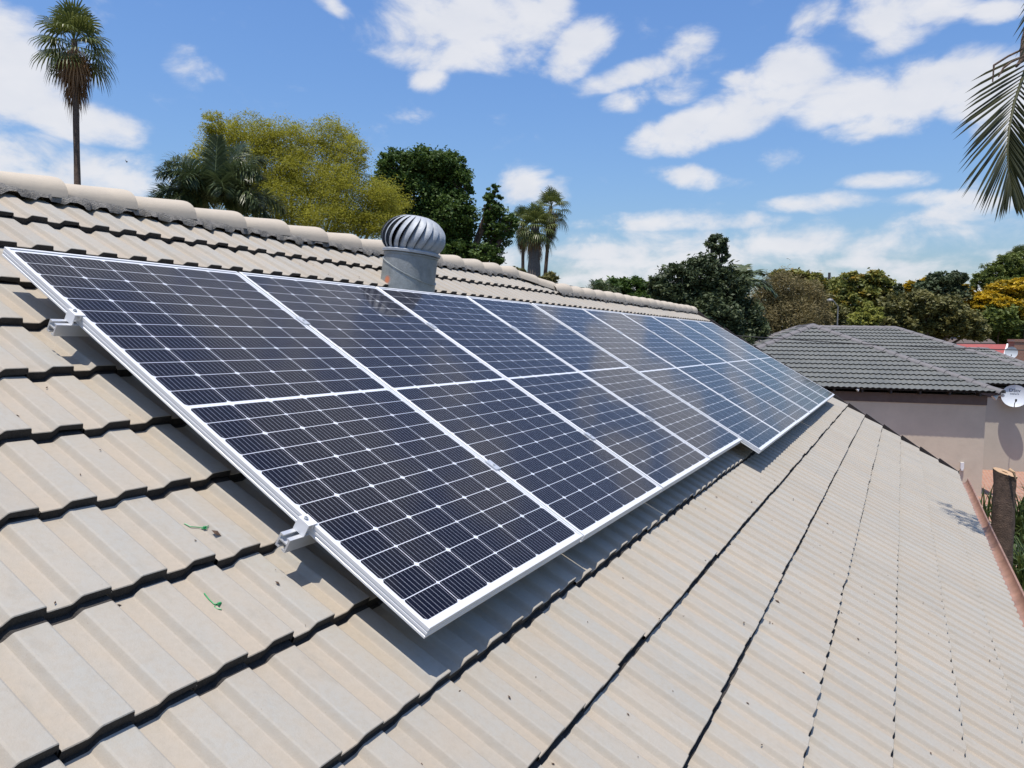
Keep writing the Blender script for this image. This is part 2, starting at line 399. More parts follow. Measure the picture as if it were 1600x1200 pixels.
# underlay, and the far slope
mb = MB()
ue = 4.38
mb.add([RF(XL, TR1, .20), RF(XR-.1, TR1+.25, .20), RF(XR-.1, ue, .20), RF(XL, ue, .20)], [(0, 1, 2, 3)], 0)
ap = RF(0, TR1, .15); ap2 = RF(0, TR2, .15)
def mirror(t, x, d=.15):
    p = RF(x, t, d); q = RF(x, TR1, d); return Vector((x, 2*q.y - p.y, p.z))
for i in range(10):
    t0, t1 = TR1 + .02 + i*.32, TR1 + .02 + (i+1)*.32
    mb.add([mirror(t0, XL, .16), mirror(t0, XR, .16 if t0 > TR2 else .16), mirror(t1, XR, .135), mirror(t1, XL, .135)], [(0, 3, 2, 1)] if False else [(0, 1, 2, 3)], 1)
mb.build('roof_back_slope', [M['underlay'], M['ridge']], house)
# bedding mortar along the ridge and the ridge tiles
def bed(xa, xb, tr):
    mb = MB(); n = int((xb-xa)/.02); prev = None; wob = 0
    for i in range(n+1):
        x = xa + (xb-xa)*i/n
        wob = wob*.7 + random.uniform(-.008, .008)
        w = .172 + .008*math.sin(x*9) + wob + (.018 if math.sin(x*16.3) > .93 else 0)
        phase = ((x - .105) % .15)/.15
        zc = .0185 if .48 < phase < .95 else 0
        row = [RF(x, tr + w, D_CREST + .0190 - zc - .003), RF(x, tr + w - .018, D_CREST - .012 + random.uniform(-.004, .004)), RF(x, tr + .10, D_CREST - .020)]
        if prev: mb.add(prev + row, [(0, 3, 4, 1), (1, 4, 5, 2)])
        prev = row
    mb.build('bedding_mortar', M['mortar'], roof, smooth=True, sharp=80)
bed(XL, X_STEP - .30, TR1); bed(X_STEP, verge_x(TR2) - .05, TR2)
def ridge_tile(p0, p1, r0=.112, r1=.134):
    """half-round tapered tile from p0 to p1 (points on the apex line); the wide end laps the next one"""
    mb = MB(); ax = (p1-p0).normalized(); side = Vector((0, 1, 0)); side = (side - ax*side.dot(ax)).normalized(); up = side.cross(ax); 
    if up.z < 0: up = -up
    n = 14; secs = [(0, r0, 0), (.5, (r0+r1)/2, 0), (.93, r1, 0), (.985, r1, 0), (1.0, r1-.010, 0), (1.0, r1-.030, 0)]
    Ln = (p1-p0).length; vs = []
    for (q, r, _) in secs:
        for k in range(n+1):
            th = math.pi*k/n
            hx = math.cos(th)*r*1.05; hz = (math.sin(th)**.8)*r*.88 - .067
            vs.append(p0 + ax*Ln*q*1.0 + side*hx + up*hz)
    fs = [(i*(n+1)+k, (i+1)*(n+1)+k, (i+1)*(n+1)+k+1, i*(n+1)+k+1) for i in range(len(secs)-1) for k in range(n)]
    mb.add(vs, fs); return mb.build('ridge_tile', M['ridge'], roof, smooth=True, sharp=50)
RP = .385
x = X_STEP - .55
while x > -3.0:
    off = random.uniform(-.005, .005)
    ridge_tile(RF(x-RP-.02, TR1, D_CREST+.012+off), RF(x, TR1, D_CREST-.002+off)); x -= RP
a0, a1 = RF(X_STEP-.57, TR1+.0, D_CREST+.01), RF(X_STEP-.02, TR2-.05, D_CREST+.01)
ridge_tile(a0, a0.lerp(a1, .62), .118, .135); ridge_tile(a0.lerp(a1, .52), a1.lerp(RF(X_STEP+.3, TR2, D_CREST+.01), .3), .118, .13)
x = X_STEP
while x < verge_x(TR2) - .3:
    off = random.uniform(-.005, .005)
    ridge_tile(RF(x-.02, TR2, D_CREST+.012+off), RF(x+RP, TR2, D_CREST-.002+off)); x += RP
# walls, fascia, verge board, gutter
mb = MB(); ya, yb = RF(0, 3.75, .2).y, mirror(3.1, 0).y
mb.box((XL, ya, 0), (XR-.35, ya+.2, RF(0, 3.75, .2).z)); mb.box((XL, yb-.2, 0), (XR-.35, yb, RF(0, 3.75, .25).z))
pz = RF(0, TR1, .24)
for xx in (XL, XR-.55):
    mb.add([(xx, ya+.2, 0), (xx, yb-.2, 0), (xx, yb-.2, 2.75), (xx, pz.y, pz.z-.15), (xx, ya+.2, 2.75), (xx+.2, ya+.2, 0), (xx+.2, yb-.2, 0), (xx+.2, yb-.2, 2.75), (xx+.2, pz.y, pz.z-.15), (xx+.2, ya+.2, 2.75)],
           [(0, 4, 3, 2, 1), (5, 6, 7, 8, 9), (0, 5, 9, 4), (4, 9, 8, 3), (3, 8, 7, 2), (2, 7, 6, 1)])
mb.build('wall', M['wall'], house)
mb = MB(); q0, q1 = RF(0, 4.33, .21), RF(0, 4.33, .21)
mb.box((XL, q0.y-.02, q0.z-.17), (XR-.2, q0.y+.005, q0.z+.0)); mb.build('fascia_board', M['gutter'], house)
mb = MB(); prev = None
for tn in [TR2+.05] + [c for c in COURSES if c > TR2+.1]:
    for dd in (.118, .092):
        p = RF(verge_x(tn)+.002, tn if dd == .118 or tn == TR2+.05 else tn+.001, dd); row = [p, p + Vector((.035, 0, 0)), p + Vector((.035, 0, -.2)), p + Vector((0, 0, -.2))]
        if prev: mb.add(prev + row, [(k, 4+k, 4+(k+1) % 4, (k+1) % 4) for k in range(4)])
        prev = row
mb.build('verge_board', M['fascia'], house)
gut = MB(); g0 = RF(0, 4.43, .20); prof = []
for k in range(9):
    th = math.pi*(1 + k/8); prof.append((g0.y - .055 + math.cos(th)*.062, g0.z - .0 + math.sin(th)*.07))
prof = [(prof[0][0]-.008, prof[0][1]-.012), (prof[0][0]-.012, prof[0][1]+.004)] + prof
inner = [(y_ + (.004 if y_ < g0.y-.055 else -.004), z_+.004) for y_, z_ in prof[::-1]]
pr = prof + inner; xs_ = [XL] + [XL + i*.9 for i in range(1, 20)] + [verge_x(4.4)]
vs = []
for i, xx in enumerate(xs_):
    sag = .006*math.sin(xx*1.3)
    for (y_, z_) in pr: vs.append((xx, y_, z_+sag))
n = len(pr); fs = [(i*n+k, i*n+(k+1) % n, (i+1)*n+(k+1) % n, (i+1)*n+k) for i in range(len(xs_)-1) for k in range(n)] + [tuple(range(n)), tuple((len(xs_)-1)*n+k for k in range(n))]
gut.add(vs, fs); gut.build('gutter', M['gutter'], house, smooth=True, sharp=35)

# ---------------------------------------------------------------- solar panels
def frame_mesh(W, L, H=.035, lip=.011):
    mb = MB()
    # outer profile from bottom to top then lip inwards, mitred round the four corners; (inset, z)
    pr = [(.022, -H), (0, -H), (0, -H+.006), (.0016, -H+.007), (.0016, -H+.012), (0, -H+.013), (0, -.016), (.0016, -.0155), (.0016, -.0115), (0, -.011), (0, -.001), (.001, 0), (lip, 0), (lip, -.0035), (.002, -.0035), (.002, -H+.002), (.022, -H+.002)]
    cs = [(0, 0, 1, -1), (W, 0, -1, -1), (W, -L, -1, 1), (0, -L, 1, 1)]
    vs = [(cx + sx*i, cy + sy*i, z) for (cx, cy, sx, sy) in cs for (i, z) in pr]
    n = len(pr)
    fs = [(c*n+k, c*n+(k+1) % n, ((c+1) % 4)*n+(k+1) % n, ((c+1) % 4)*n+k) for c in range(4) for k in range(n)]
    mb.add(vs, fs); return mb
def laminate_mesh(W, L, lip=.011):
    mb = MB(); z = -.0032
    mb.add([(lip-.004, -lip+.004, z-.0032), (W-lip+.004, -lip+.004, z-.0032), (W-lip+.004, -L+lip-.004, z-.0032), (lip-.004, -L+lip-.004, z-.0032)], [(0, 1, 2, 3)], 1)
    mb.add([(lip-.004, -lip+.004, z-.0008), (W-lip+.004, -lip+.004, z-.0008), (W-lip+.004, -L+lip-.004, z-.0008), (lip-.004, -L+lip-.004, z-.0008)], [(3, 2, 1, 0)], 1)
    mx_, my_ = .019*W/1.066, .026; g = .0028; mid = .016
    cw = (W - 2*mx_ - 5*g)/6; ch = (L - 2*my_ - 22*g - mid)/24; c = cw*.052
    for r in range(24):
        y1 = -my_ - r*(ch+g) - ((mid-g) if r >= 12 else 0); y0 = y1 - ch
        for k in range(6):
            x0 = mx_ + k*(cw+g); x1 = x0 + cw
            top_ch = (r % 2 == 0)
            ct_, cb_ = (c, c*.62) if top_ch else (c*.62, c)
            pts = [(x0+cb_, y0), (x1-cb_, y0), (x1, y0+cb_), (x1, y1-ct_), (x1-ct_, y1), (x0+ct_, y1), (x0, y1-ct_), (x0, y0+cb_)]
            # small chamfers on the other corners too, so every crossing shows a white diamond
            mb.add([(x, y, z-.0004) for x, y in pts], [tuple(range(8))], 0, (random.random(), 0, 0), [[((x-x0)/cw, (y-y0)/ch) for x, y in pts]])
    return mb
N1, P1, W1, L1 = 4, 1.080, 1.066, 2.094
X2, P2, W2, L2, T2, D2 = 4.322, 1.162, 1.148, 2.237, .0145, -.006
ordl = ['first', 'second', 'third', 'fourth', 'fifth', 'sixth', 'seventh', 'eighth', 'ninth', 'tenth']
plabel = ['nearest solar panel, at the left end, rail ends sticking out of its left edge',
 'second solar panel from the left end, its top right corner below the turbine vent',
 'third solar panel from the left end, its top left corner below the turbine vent',
 'fourth solar panel from the left end, last one before the lower edge steps down',
 'fifth solar panel from the left end, its lower left corner jutting out below its neighbour',
 'sixth solar panel from the left end, second of the larger grey sheened panels',
 'seventh solar panel from the left end, third of the larger grey sheened panels',
 'eighth solar panel from the left end, with two panels beyond it',
 'ninth solar panel from the left end, last but one before the roof edge',
 'farthest solar panel, at the right end of the array next to the roof edge']
fm = {}
for i in range(10):
    big = i >= N1
    s0, t0, d0, W_, L_ = (X2 + (i-N1)*P2, T2, D2, W2, L2) if big else (i*P1, 0, 0, W1, L1)
    s0 += random.uniform(-.0015, .0015) if i else 0; t0 += random.uniform(-.003, .003) if i else 0
    root = thing('solar_panel', plabel[i], 'solar panel', RF(s0, t0, d0), (PITCH + (random.uniform(-.0015, .0015) if i else 0), random.uniform(-.0015, .0015) if i else 0, 0), 'solar panels mounted on the tiled roof')
    if big not in fm:
        fo = frame_mesh(W_, L_).build('frame', M['alu'], root, local=True)
        fm[big] = fo.data
    else:
        fo = bpy.data.objects.new('frame', fm[big]); C.objects.link(fo); fo.parent = root
    laminate_mesh(W_, L_).build('glass_laminate', [M['cell'], M['backsheet']], root, local=True)
# mounting rails and clamps
RAILS = [(.475, 'upper'), (1.63, 'lower')]
for t_, nm in RAILS:
    mb = MB(); Mx = Matrix.Translation(RF(0, t_, .0355)) @ Matrix.Rotation(PITCH, 4, 'X')
    xa, xb = -.075, X2 + 6*P2 + .02
    hw, h = .02, .042
    pr = [(-hw, 0), (-.007, 0), (-.007, -.004), (-.014, -.004), (-.014, -.016), (.014, -.016), (.014, -.004), (.007, -.004), (.007, 0), (hw, 0), (hw, -h), (.006, -h), (.006, -h+.006), (.014, -h+.006), (.014, -.020), (-.014, -.020), (-.014, -h+.006), (-.006, -h+.006), (-.006, -h), (-hw, -h)]
    n = len(pr); vs = [Mx @ Vector((xx, y_, z_)) for xx in (xa, xb) for y_, z_ in pr]
    # end faces are split into the walls of the hollow profile
    fs = [(k, (k+1) % n, n+(k+1) % n, n+k) for k in range(n)]
    ends = [(0, 1, 2, 3), (0, 3, 4, 15, 16, 17, 18, 19)[0:0] or (0, 3, 4, 16), (0, 16, 17, 19), (17, 18, 19), (6, 7, 8, 9), (5, 6, 9, 13), (13, 9, 10, 12), (10, 11, 12), (4, 5, 14, 15), (4, 15, 16), (5, 13, 14)]
    for e in ends: fs += [tuple(e), tuple(n+q for q in e[::-1])]
    mb.add(vs, fs); o = mb.build('mounting_rail', M['rail'])
    tag(o, f'{nm} silver mounting rail under the panels, slotted end showing at the left edge', 'mounting rail', 'mounting rails under the solar array')
    # end clamp: foot on the rail, web up the frame side, hooked lip over it
    mb = MB(); Mc = Matrix.Translation(RF(0, t_, 0)) @ Matrix.Rotation(PITCH, 4, 'X')
    ln = .022
    pr = [(-.048, -.035), (-.048, -.030), (-.0265, -.030), (-.0265, .0045), (.010, .0045), (.010, .001), (-.001, .001), (-.001, -.035)]
    pr = [(-.026, -.035), (-.026, .0045), (.011, .0045), (.011, .0008), (-.0015, .0008), (-.0015, -.012), (-.006, -.012), (-.006, .0005), (-.022, .0005), (-.022, -.035)]
    n = len(pr); vs = [Mc @ Vector((x_, yy, z_)) for yy in (-ln, ln) for x_, z_ in pr]
    es = [(0, 1, 8, 9), (1, 7, 8), (1, 2, 4, 7), (2, 3, 4), (4, 5, 6, 7)]
    fs = [(k, (k+1) % n, n+(k+1) % n, n+k) for k in range(n)] + es + [tuple(n+q for q in e[::-1]) for e in es]
    root = thing('end_clamp', f'white end clamp bolted on the {nm} rail, gripping the left edge of the nearest panel', 'clamp', RF(0, t_, .035), (0, 0, 0), 'end clamps at the left edge of the array')
    mb.add(vs, fs); mb.build('bracket', M['white'], root)
    mb = MB(); mb.lathe([(.0065, 0), (.0065, .005), (.0045, .006), (.0035, .002)], 12, 0, Mc @ Matrix.Translation((-.012, .006, .0045)), True); mb.build('bolt', M['galv'], root)
    for i in range(9):
        xg = (i+1)*P1 - .007 if i < 3 else (X2-.006 if i == 3 else X2 + (i-3)*P2 - .007)
        dd = 0 if i < 4 else D2
        Mg = Matrix.Translation(RF(xg, t_, dd)) @ Matrix.Rotation(PITCH, 4, 'X')
        mb = MB(); mb.box((-.019, -.03, .0006), (.019, .03, .0046), 0, Mg); mb.box((-.0045, -.03, -.036), (.0045, .03, .0005), 0, Mg)
        mb.lathe([(.0065, .0046), (.0065, .0096), (.004, .0106)], 10, 0, Mg, True)
        tag(mb.build('mid_clamp', M['rail']), f'small silver clamp over the {nm} rail, in the joint between the {ordl[i]} and {ordl[i+1]} panels', 'clamp', 'clamps in the joints between panels')

# ---------------------------------------------------------------- turbine vent
vb_ = RF(2.96, -.30, .135)
lean = (Vector((0, 0, 1)) + Vector((RIGHT.x, RIGHT.y, 0)).normalized()*.115).normalized()
vent = thing('turbine_vent', 'grey galvanised whirlybird vent with curved vanes rising from the roof behind the panels', 'roof vent', vb_)
vent.rotation_euler = lean.to_track_quat('Z', 'Y').to_euler()
rz = vent.rotation_euler.to_matrix().inverted()
lr = rz @ Vector((RIGHT.x, RIGHT.y, 0)); aR = math.atan2(lr.y, lr.x)      # local angle that faces the picture's right
RB = .192
def ring_mesh(prof_fn, n=64):
    mb = MB(); nr = len(prof_fn(0)); vs = []
    for k in range(n):
        th = 2*math.pi*k/n
        for (r, z) in prof_fn(th): vs.append((r*math.cos(th), r*math.sin(th), z))
    mb.add(vs, [(k*nr+i, ((k+1) % n)*nr+i, ((k+1) % n)*nr+i+1, k*nr+i+1) for k in range(n) for i in range(nr-1)]); return mb
seam = lambda th: .130 - .082*math.cos(th - aR + R(25))
def orange_duct():
    m_ = simple('duct_with_orange_mark', (0.33, 0.36, 0.36), .5, .45, .35, 16, .15)
    N, L = m_.node_tree.nodes, m_.node_tree.links; b_ = N['Principled BSDF']; src = b_.inputs['Base Color'].links[0].from_socket
    t_ = N.new('ShaderNodeTexCoord'); vd = N.new('ShaderNodeVectorMath'); vd.operation = 'DISTANCE'; L.new(t_.outputs['Object'], vd.inputs[0])
    lf = rz @ (-FWD - RIGHT*.85); lf.z = 0; lf.normalize(); vd.inputs[1].default_value = (lf.x*RB, lf.y*RB, .045)
    mr_ = N.new('ShaderNodeMapRange'); L.new(vd.outputs['Value'], mr_.inputs['Value']); mr_.inputs['From Min'].default_value = .035; mr_.inputs['From Max'].default_value = .015; mr_.inputs['To Max'].default_value = .8
    mx_ = N.new('ShaderNodeMix'); mx_.data_type = 'RGBA'; L.new(mr_.outputs[0], mx_.inputs['Factor']); L.new(src, mx_.inputs['A']); mx_.inputs['B'].default_value = (.75, .22, .08, 1)
    L.new(mx_.outputs['Result'], b_.inputs['Base Color']); return m_
ring_mesh(lambda th: [(RB+.004, -.16), (RB+.004, seam(th)), (RB+.009, seam(th)+.002), (RB+.009, seam(th)+.008), (RB, seam(th)+.010)]).build('base_duct', orange_duct(), vent, True, True)
ring_mesh(lambda th: [(RB-.001, seam(th)-.02), (RB-.001, .232), (RB+.004, .234), (RB+.004, .246), (RB-.002, .248)]).build('throat', M['galv_dull'], vent, True, True)
mb = MB(); mb.lathe([(.05, .24), (.15, .27), (.175, .36), (.14, .45), (.05, .475)], 32); mb.build('rotor_core', M['dark'], vent, True, True)
mb = MB(); mb.lathe([(.186, .250), (.207, .252), (.209, .268), (.200, .274)], 64); mb.lathe([(.125, .502), (.12, .510), (.06, .524), (.0, .528)], 40); mb.build('rotor_cap', M['galv'], vent, True, True)
NV = 22; v0 = None
def vane():
    mb = MB(); n = 14; cols = 6
    vs = []
    for i in range(n+1):
        q = i/n; ph = R(-48 + 118*q)
        r = .232*math.cos(ph)**.8 if math.cos(ph) > 0 else .0
        r = max(r, .1); z = .375 + .142*math.sin(ph)/math.sin(R(70))*1.0
        if q == 0: r = .203; z = .268
        tw = R(-10 + 34*q**1.25)
        for j in range(cols+1):
            w = j/cols
            th = tw + R(360/NV)*1.16*w
            rr = r*(1.0 - .20*((1-w)**1.3)*math.sin(math.pi*min(1, q*1.0))**.5) + .004*math.sin(w*math.pi)
            vs.append((rr*math.cos(th), rr*math.sin(th), z))
    mb.add(vs, [(i*(cols+1)+j, i*(cols+1)+j+1, (i+1)*(cols+1)+j+1, (i+1)*(cols+1)+j) for i in range(n) for j in range(cols)])
    return mb
for k in range(NV):
    if v0 is None: v0 = o = vane().build('vane', M['galv'], vent, True, True, 60)
    else: o = v0.copy(); C.objects.link(o); o.parent = vent
    o.rotation_euler = (0, 0, 2*math.pi*k/NV)

# ---------------------------------------------------------------- small things lying on the tiles
def on_tiles(px, py, lift=0.0):
    d = FWD + RIGHT*((px-800)/FPX) + DOWN*((py-600)/FPX); nrm = Vector((0, -SP, CP)); p0 = RF(0, 0, D_CREST + .012 - lift)
    return CAM + d*((p0-CAM).dot(nrm)/d.dot(nrm))
def surf_d(s_, t_):
    phase = ((s_-.105) % .15)/.15
    z_ = 0 if phase < .34 else (.0185 if .5 < phase < .93 else (.0185*(phase-.34)/.16 if phase <= .5 else .0185*(1-phase)/.07))
    kk = min(c for c in COURSES if c >= t_); return D_CREST + .0190 - z_ + .0285*(kk - t_)/GAUGE
def drop_on_tiles(px, py, lift):
    p = on_tiles(px, py)
    for _ in range(4):
        t_ = (p.x, -(p.y - SP*.13)/CP); dd = surf_d(*t_) - lift
        d = FWD + RIGHT*((px-800)/FPX) + DOWN*((py-600)/FPX); nrm = Vector((0, -SP, CP)); p0 = RF(0, 0, dd)
        p = CAM + d*((p0-CAM).dot(nrm)/d.dot(nrm))
    return p
for pts, lab in (([(288, 818), (298, 823), (312, 824), (320, 824), (326, 821), (323, 826), (315, 826)], 'upper of two green cable ties lying on the tiles'),
                 ([(319, 927), (326, 936), (335, 944), (343, 943), (337, 944), (335, 949), (339, 951), (346, 952)], 'lower of two green cable ties on the tiles, its loop open')):
    mb = MB(); P_ = [drop_on_tiles(x, y, .003 + .0015*math.sin(i)) for i, (x, y) in enumerate(pts)]
    mb.tube(P_, .0015, 6); c_ = P_[3]; mb.box((-.004, -.003, -.003), (.004, .003, .003), 0, Matrix.Translation(c_))
    tag(mb.build('cable_tie', M['green_plastic']), lab, 'cable tie', 'cable ties dropped on the tiles')
mb = MB()
for i in range(460):
    s_, t_ = random.uniform(-1.1, 4.5), random.uniform(-.6, 4.0)
    if 0 < s_ < 4.4 and 0 < t_ < 2.2: continue
    phase = ((s_-.105) % .15)/.15
    z_ = 0 if phase < .36 else (.019 if .5 < phase < .93 else .011)
    kk = min(COURSES, key=lambda c: (c < t_, abs(c-t_))); frac = (kk - t_)/GAUGE
    p = RF(s_, t_, D_CREST + .0190 - z_ + .0285*frac - .003)
    r_ = random.uniform(.0016, .0052)*(2 if random.random() < .08 else 1); a = random.random()*6.3
    e1 = Vector((math.cos(a), math.sin(a)*CP, math.sin(a)*SP)); e2 = Vector((-math.sin(a), math.cos(a)*CP, math.cos(a)*SP)); nn = Vector((0, -SP, CP))
    mb.add([p-e1*r_*1.6, p-e2*r_*.7, p+e1*r_*1.6, p+e2*r_*.7, p+nn*r_*.8], [(0, 1, 4), (1, 2, 4), (2, 3, 4), (3, 0, 4)])
tag(mb.build('leaf_litter', M['debris']), 'scattered brown crumbs of dry leaf litter on the tiles', 'litter', kind='stuff')

# ---------------------------------------------------------------- neighbouring house with hipped roofs
nh_o = at(1567, 611, 21.7); dh_l = at(1290, 604, 22.9)
ue_ = (nh_o - dh_l); ue_.z = 0; ue_.normalize(); ve_ = Vector((-ue_.y, ue_.x, 0))
if ve_.dot(FWD) < 0: ve_ = -ve_
EZ = 3.08
nh = thing('hip_roofed_house', 'taupe plastered house with dark grey tiled hip roofs beyond the roof edge', 'house', (nh_o.x, nh_o.y, 0), (0, 0, math.atan2(ue_.y, ue_.x)))
def NL(u, v, z): return Vector((u, v, z))     # local: u along the front wall to the right, v away from us
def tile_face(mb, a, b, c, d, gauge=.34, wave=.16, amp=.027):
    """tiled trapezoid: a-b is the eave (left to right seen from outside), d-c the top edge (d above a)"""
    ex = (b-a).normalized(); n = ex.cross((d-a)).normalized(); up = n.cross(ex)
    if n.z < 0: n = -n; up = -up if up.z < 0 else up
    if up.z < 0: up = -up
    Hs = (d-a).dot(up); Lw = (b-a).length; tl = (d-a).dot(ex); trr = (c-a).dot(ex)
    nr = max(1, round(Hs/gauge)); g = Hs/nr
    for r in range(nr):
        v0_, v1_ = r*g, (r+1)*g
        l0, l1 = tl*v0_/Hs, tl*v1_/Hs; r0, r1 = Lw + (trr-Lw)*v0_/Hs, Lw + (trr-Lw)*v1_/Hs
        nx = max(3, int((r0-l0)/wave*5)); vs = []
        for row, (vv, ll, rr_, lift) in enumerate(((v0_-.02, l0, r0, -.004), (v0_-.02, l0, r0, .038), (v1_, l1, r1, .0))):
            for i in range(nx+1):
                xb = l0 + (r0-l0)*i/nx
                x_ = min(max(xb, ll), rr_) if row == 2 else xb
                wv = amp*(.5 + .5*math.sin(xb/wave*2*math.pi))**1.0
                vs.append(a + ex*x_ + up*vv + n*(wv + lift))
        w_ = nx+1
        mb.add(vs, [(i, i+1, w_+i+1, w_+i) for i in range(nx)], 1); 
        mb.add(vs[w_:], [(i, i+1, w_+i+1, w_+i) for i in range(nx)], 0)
def cap_line(p, q, parent, r=.13, step=.42):
    mb = MB(); n_ = max(1, int((q-p).length/step)); ax = (q-p).normalized(); side = ax.cross(Vector((0, 0, 1))).normalized(); up = side.cross(ax)
    if up.z < 0: up = -up
    for i in range(n_):
        vs = []
        for (qq, rr_) in ((i/n_, r*1.06), ((i+1.06)/n_, r*.90)):
            c_ = p.lerp(q, qq)
            for k in range(9):
                th = math.pi*k/8; vs.append(c_ + side*math.cos(th)*rr_*1.25 + up*(math.sin(th)*rr_*.85 - .03))
        mb.add(vs, [(k, k+1, 10+k, 9+k) for k in range(8)] + [tuple(range(8, -1, -1))])
    return mb.build('ridge_cap', M['ncap'], parent, True, True, 50)
def hip_block(name, u0, u1, v0_, v1_, ez, rise, along='v'):
    a, b, c, d = NL(u0, v0_, ez), NL(u1, v0_, ez), NL(u1, v1_, ez), NL(u0, v1_, ez)
    if along == 'v':
        h = (u1-u0)/2; p, q = NL((u0+u1)/2, v0_+h, ez+rise), NL((u0+u1)/2, max(v1_-h, v0_+h+.01), ez+rise)
        faces = [(a, b, p, p), (b, c, q, p), (c, d, q, q), (d, a, p, q)]; caps = [(b, p), (a, p), (p, q), (c, q), (d, q)]
    else:
        h = (v1_-v0_)/2; p, q = NL(u0+h, (v0_+v1_)/2, ez+rise), NL(u1-h, (v0_+v1_)/2, ez+rise)
        faces = [(a, b, q, p), (b, c, q, q), (c, d, p, q), (d, a, p, p)]; caps = [(a, p), (b, q), (p, q), (c, q), (d, p)]
    mb = MB()
    for (f0, f1, f2, f3) in faces: tile_face(mb, f0, f1, f2, f3)
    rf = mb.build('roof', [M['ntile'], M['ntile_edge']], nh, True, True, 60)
    for (p_, q_) in caps:
        if (q_-p_).length > .3: cap_line(p_, q_, rf)
    return rf
hip_block('A', -9.2, 0, 0, 14, EZ, 1.93, 'v')
hip_block('B', -9.5, 4.3, 5.4, 15.4, EZ-.02, 2.0, 'u')
# walls of the two blocks seen from here, brown band under the eaves, exposed rafter ends
OV = .31
def block_wall(u0, u1, v0_, v1_, zt, mat, nm='wall'):
    mb = MB(); mb.box((u0, v0_, 0), (u1, v1_, zt)); return mb.build(nm, mat, nh, False, True)
block_wall(-9.2+OV, -OV, OV, 8, EZ-.14, M['wall2']); block_wall(-OV+.003, 3.6, 5.4+OV, 14, EZ-.14, M['wall3'])
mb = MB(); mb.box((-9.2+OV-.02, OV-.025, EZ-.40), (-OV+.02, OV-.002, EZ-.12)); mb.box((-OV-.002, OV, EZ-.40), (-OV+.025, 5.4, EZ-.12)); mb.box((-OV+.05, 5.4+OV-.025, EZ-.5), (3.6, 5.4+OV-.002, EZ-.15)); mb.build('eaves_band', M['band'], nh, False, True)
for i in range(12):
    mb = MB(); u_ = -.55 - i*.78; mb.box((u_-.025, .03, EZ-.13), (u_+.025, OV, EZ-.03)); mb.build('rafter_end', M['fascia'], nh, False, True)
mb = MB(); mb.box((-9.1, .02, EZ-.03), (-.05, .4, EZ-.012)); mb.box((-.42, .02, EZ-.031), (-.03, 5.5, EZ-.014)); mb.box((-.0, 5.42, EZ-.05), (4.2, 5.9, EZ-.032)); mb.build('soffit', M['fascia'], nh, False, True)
# two more roofs of the compound behind it
def far_roof_house(name, label, px0, px1, pyr, pye, depth, ridge0, ridge1):
    a = at(px0, pye, depth); b_ = at(px1, pye, depth); ex = b_-a; ex.z = 0; ez = (a.z+b_.z)/2; a.z = b_.z = ez
    exn = ex.normalized(); vv = Vector((-exn.y, exn.x, 0)); vv = vv if vv.dot(FWD) > 0 else -vv
    p = at(ridge0, pyr, depth+3); q = at(ridge1, pyr, depth+3); rz_ = (p.z+q.z)/2
    hw = 3.0
    mid = (a+b_)/2; mid.z = 0
    t_ = thing(name, label, 'house', mid, (0, 0, math.atan2(exn.y, exn.x)))
    Lh = ex.length/2; i0 = (p-mid).dot(exn); i1 = (q-mid).dot(exn)
    A, B, Cc, D = NL(-Lh, 0, ez), NL(Lh, 0, ez), NL(Lh, 2*hw, ez), NL(-Lh, 2*hw, ez); P_, Q_ = NL(i0, hw, rz_), NL(i1, hw, rz_)
    mb = MB()
    for f_ in ((A, B, Q_, P_), (B, Cc, Q_, Q_), (Cc, D, P_, Q_), (D, A, P_, P_)): tile_face(mb, *f_)
    rf = mb.build('roof', [M['ntile'], M['ntile_edge']], t_, True, True, 60)
    for p_, q_ in ((A, P_), (B, Q_), (P_, Q_), (Cc, Q_), (D, P_)):
        if (q_-p_).length > .3: cap_line(p_, q_, rf)
    mb = MB(); mb.box((-Lh+.4, .4, 0), (Lh-.4, 2*hw-.4, ez-.05)); mb.build('wall', M['wall3'], t_, False, True)
    return t_
far_roof_house('hip_roofed_house', 'low grey hip roof behind the taupe house, its left shoulder showing past it', 1120, 1400, 519, 566, 38, 1232, 1290)
far_roof_house('hip_roofed_house', 'small bluish grey hip roof at the right edge behind the taupe house', 1420, 1680, 545, 596, 36, 1512, 1540)
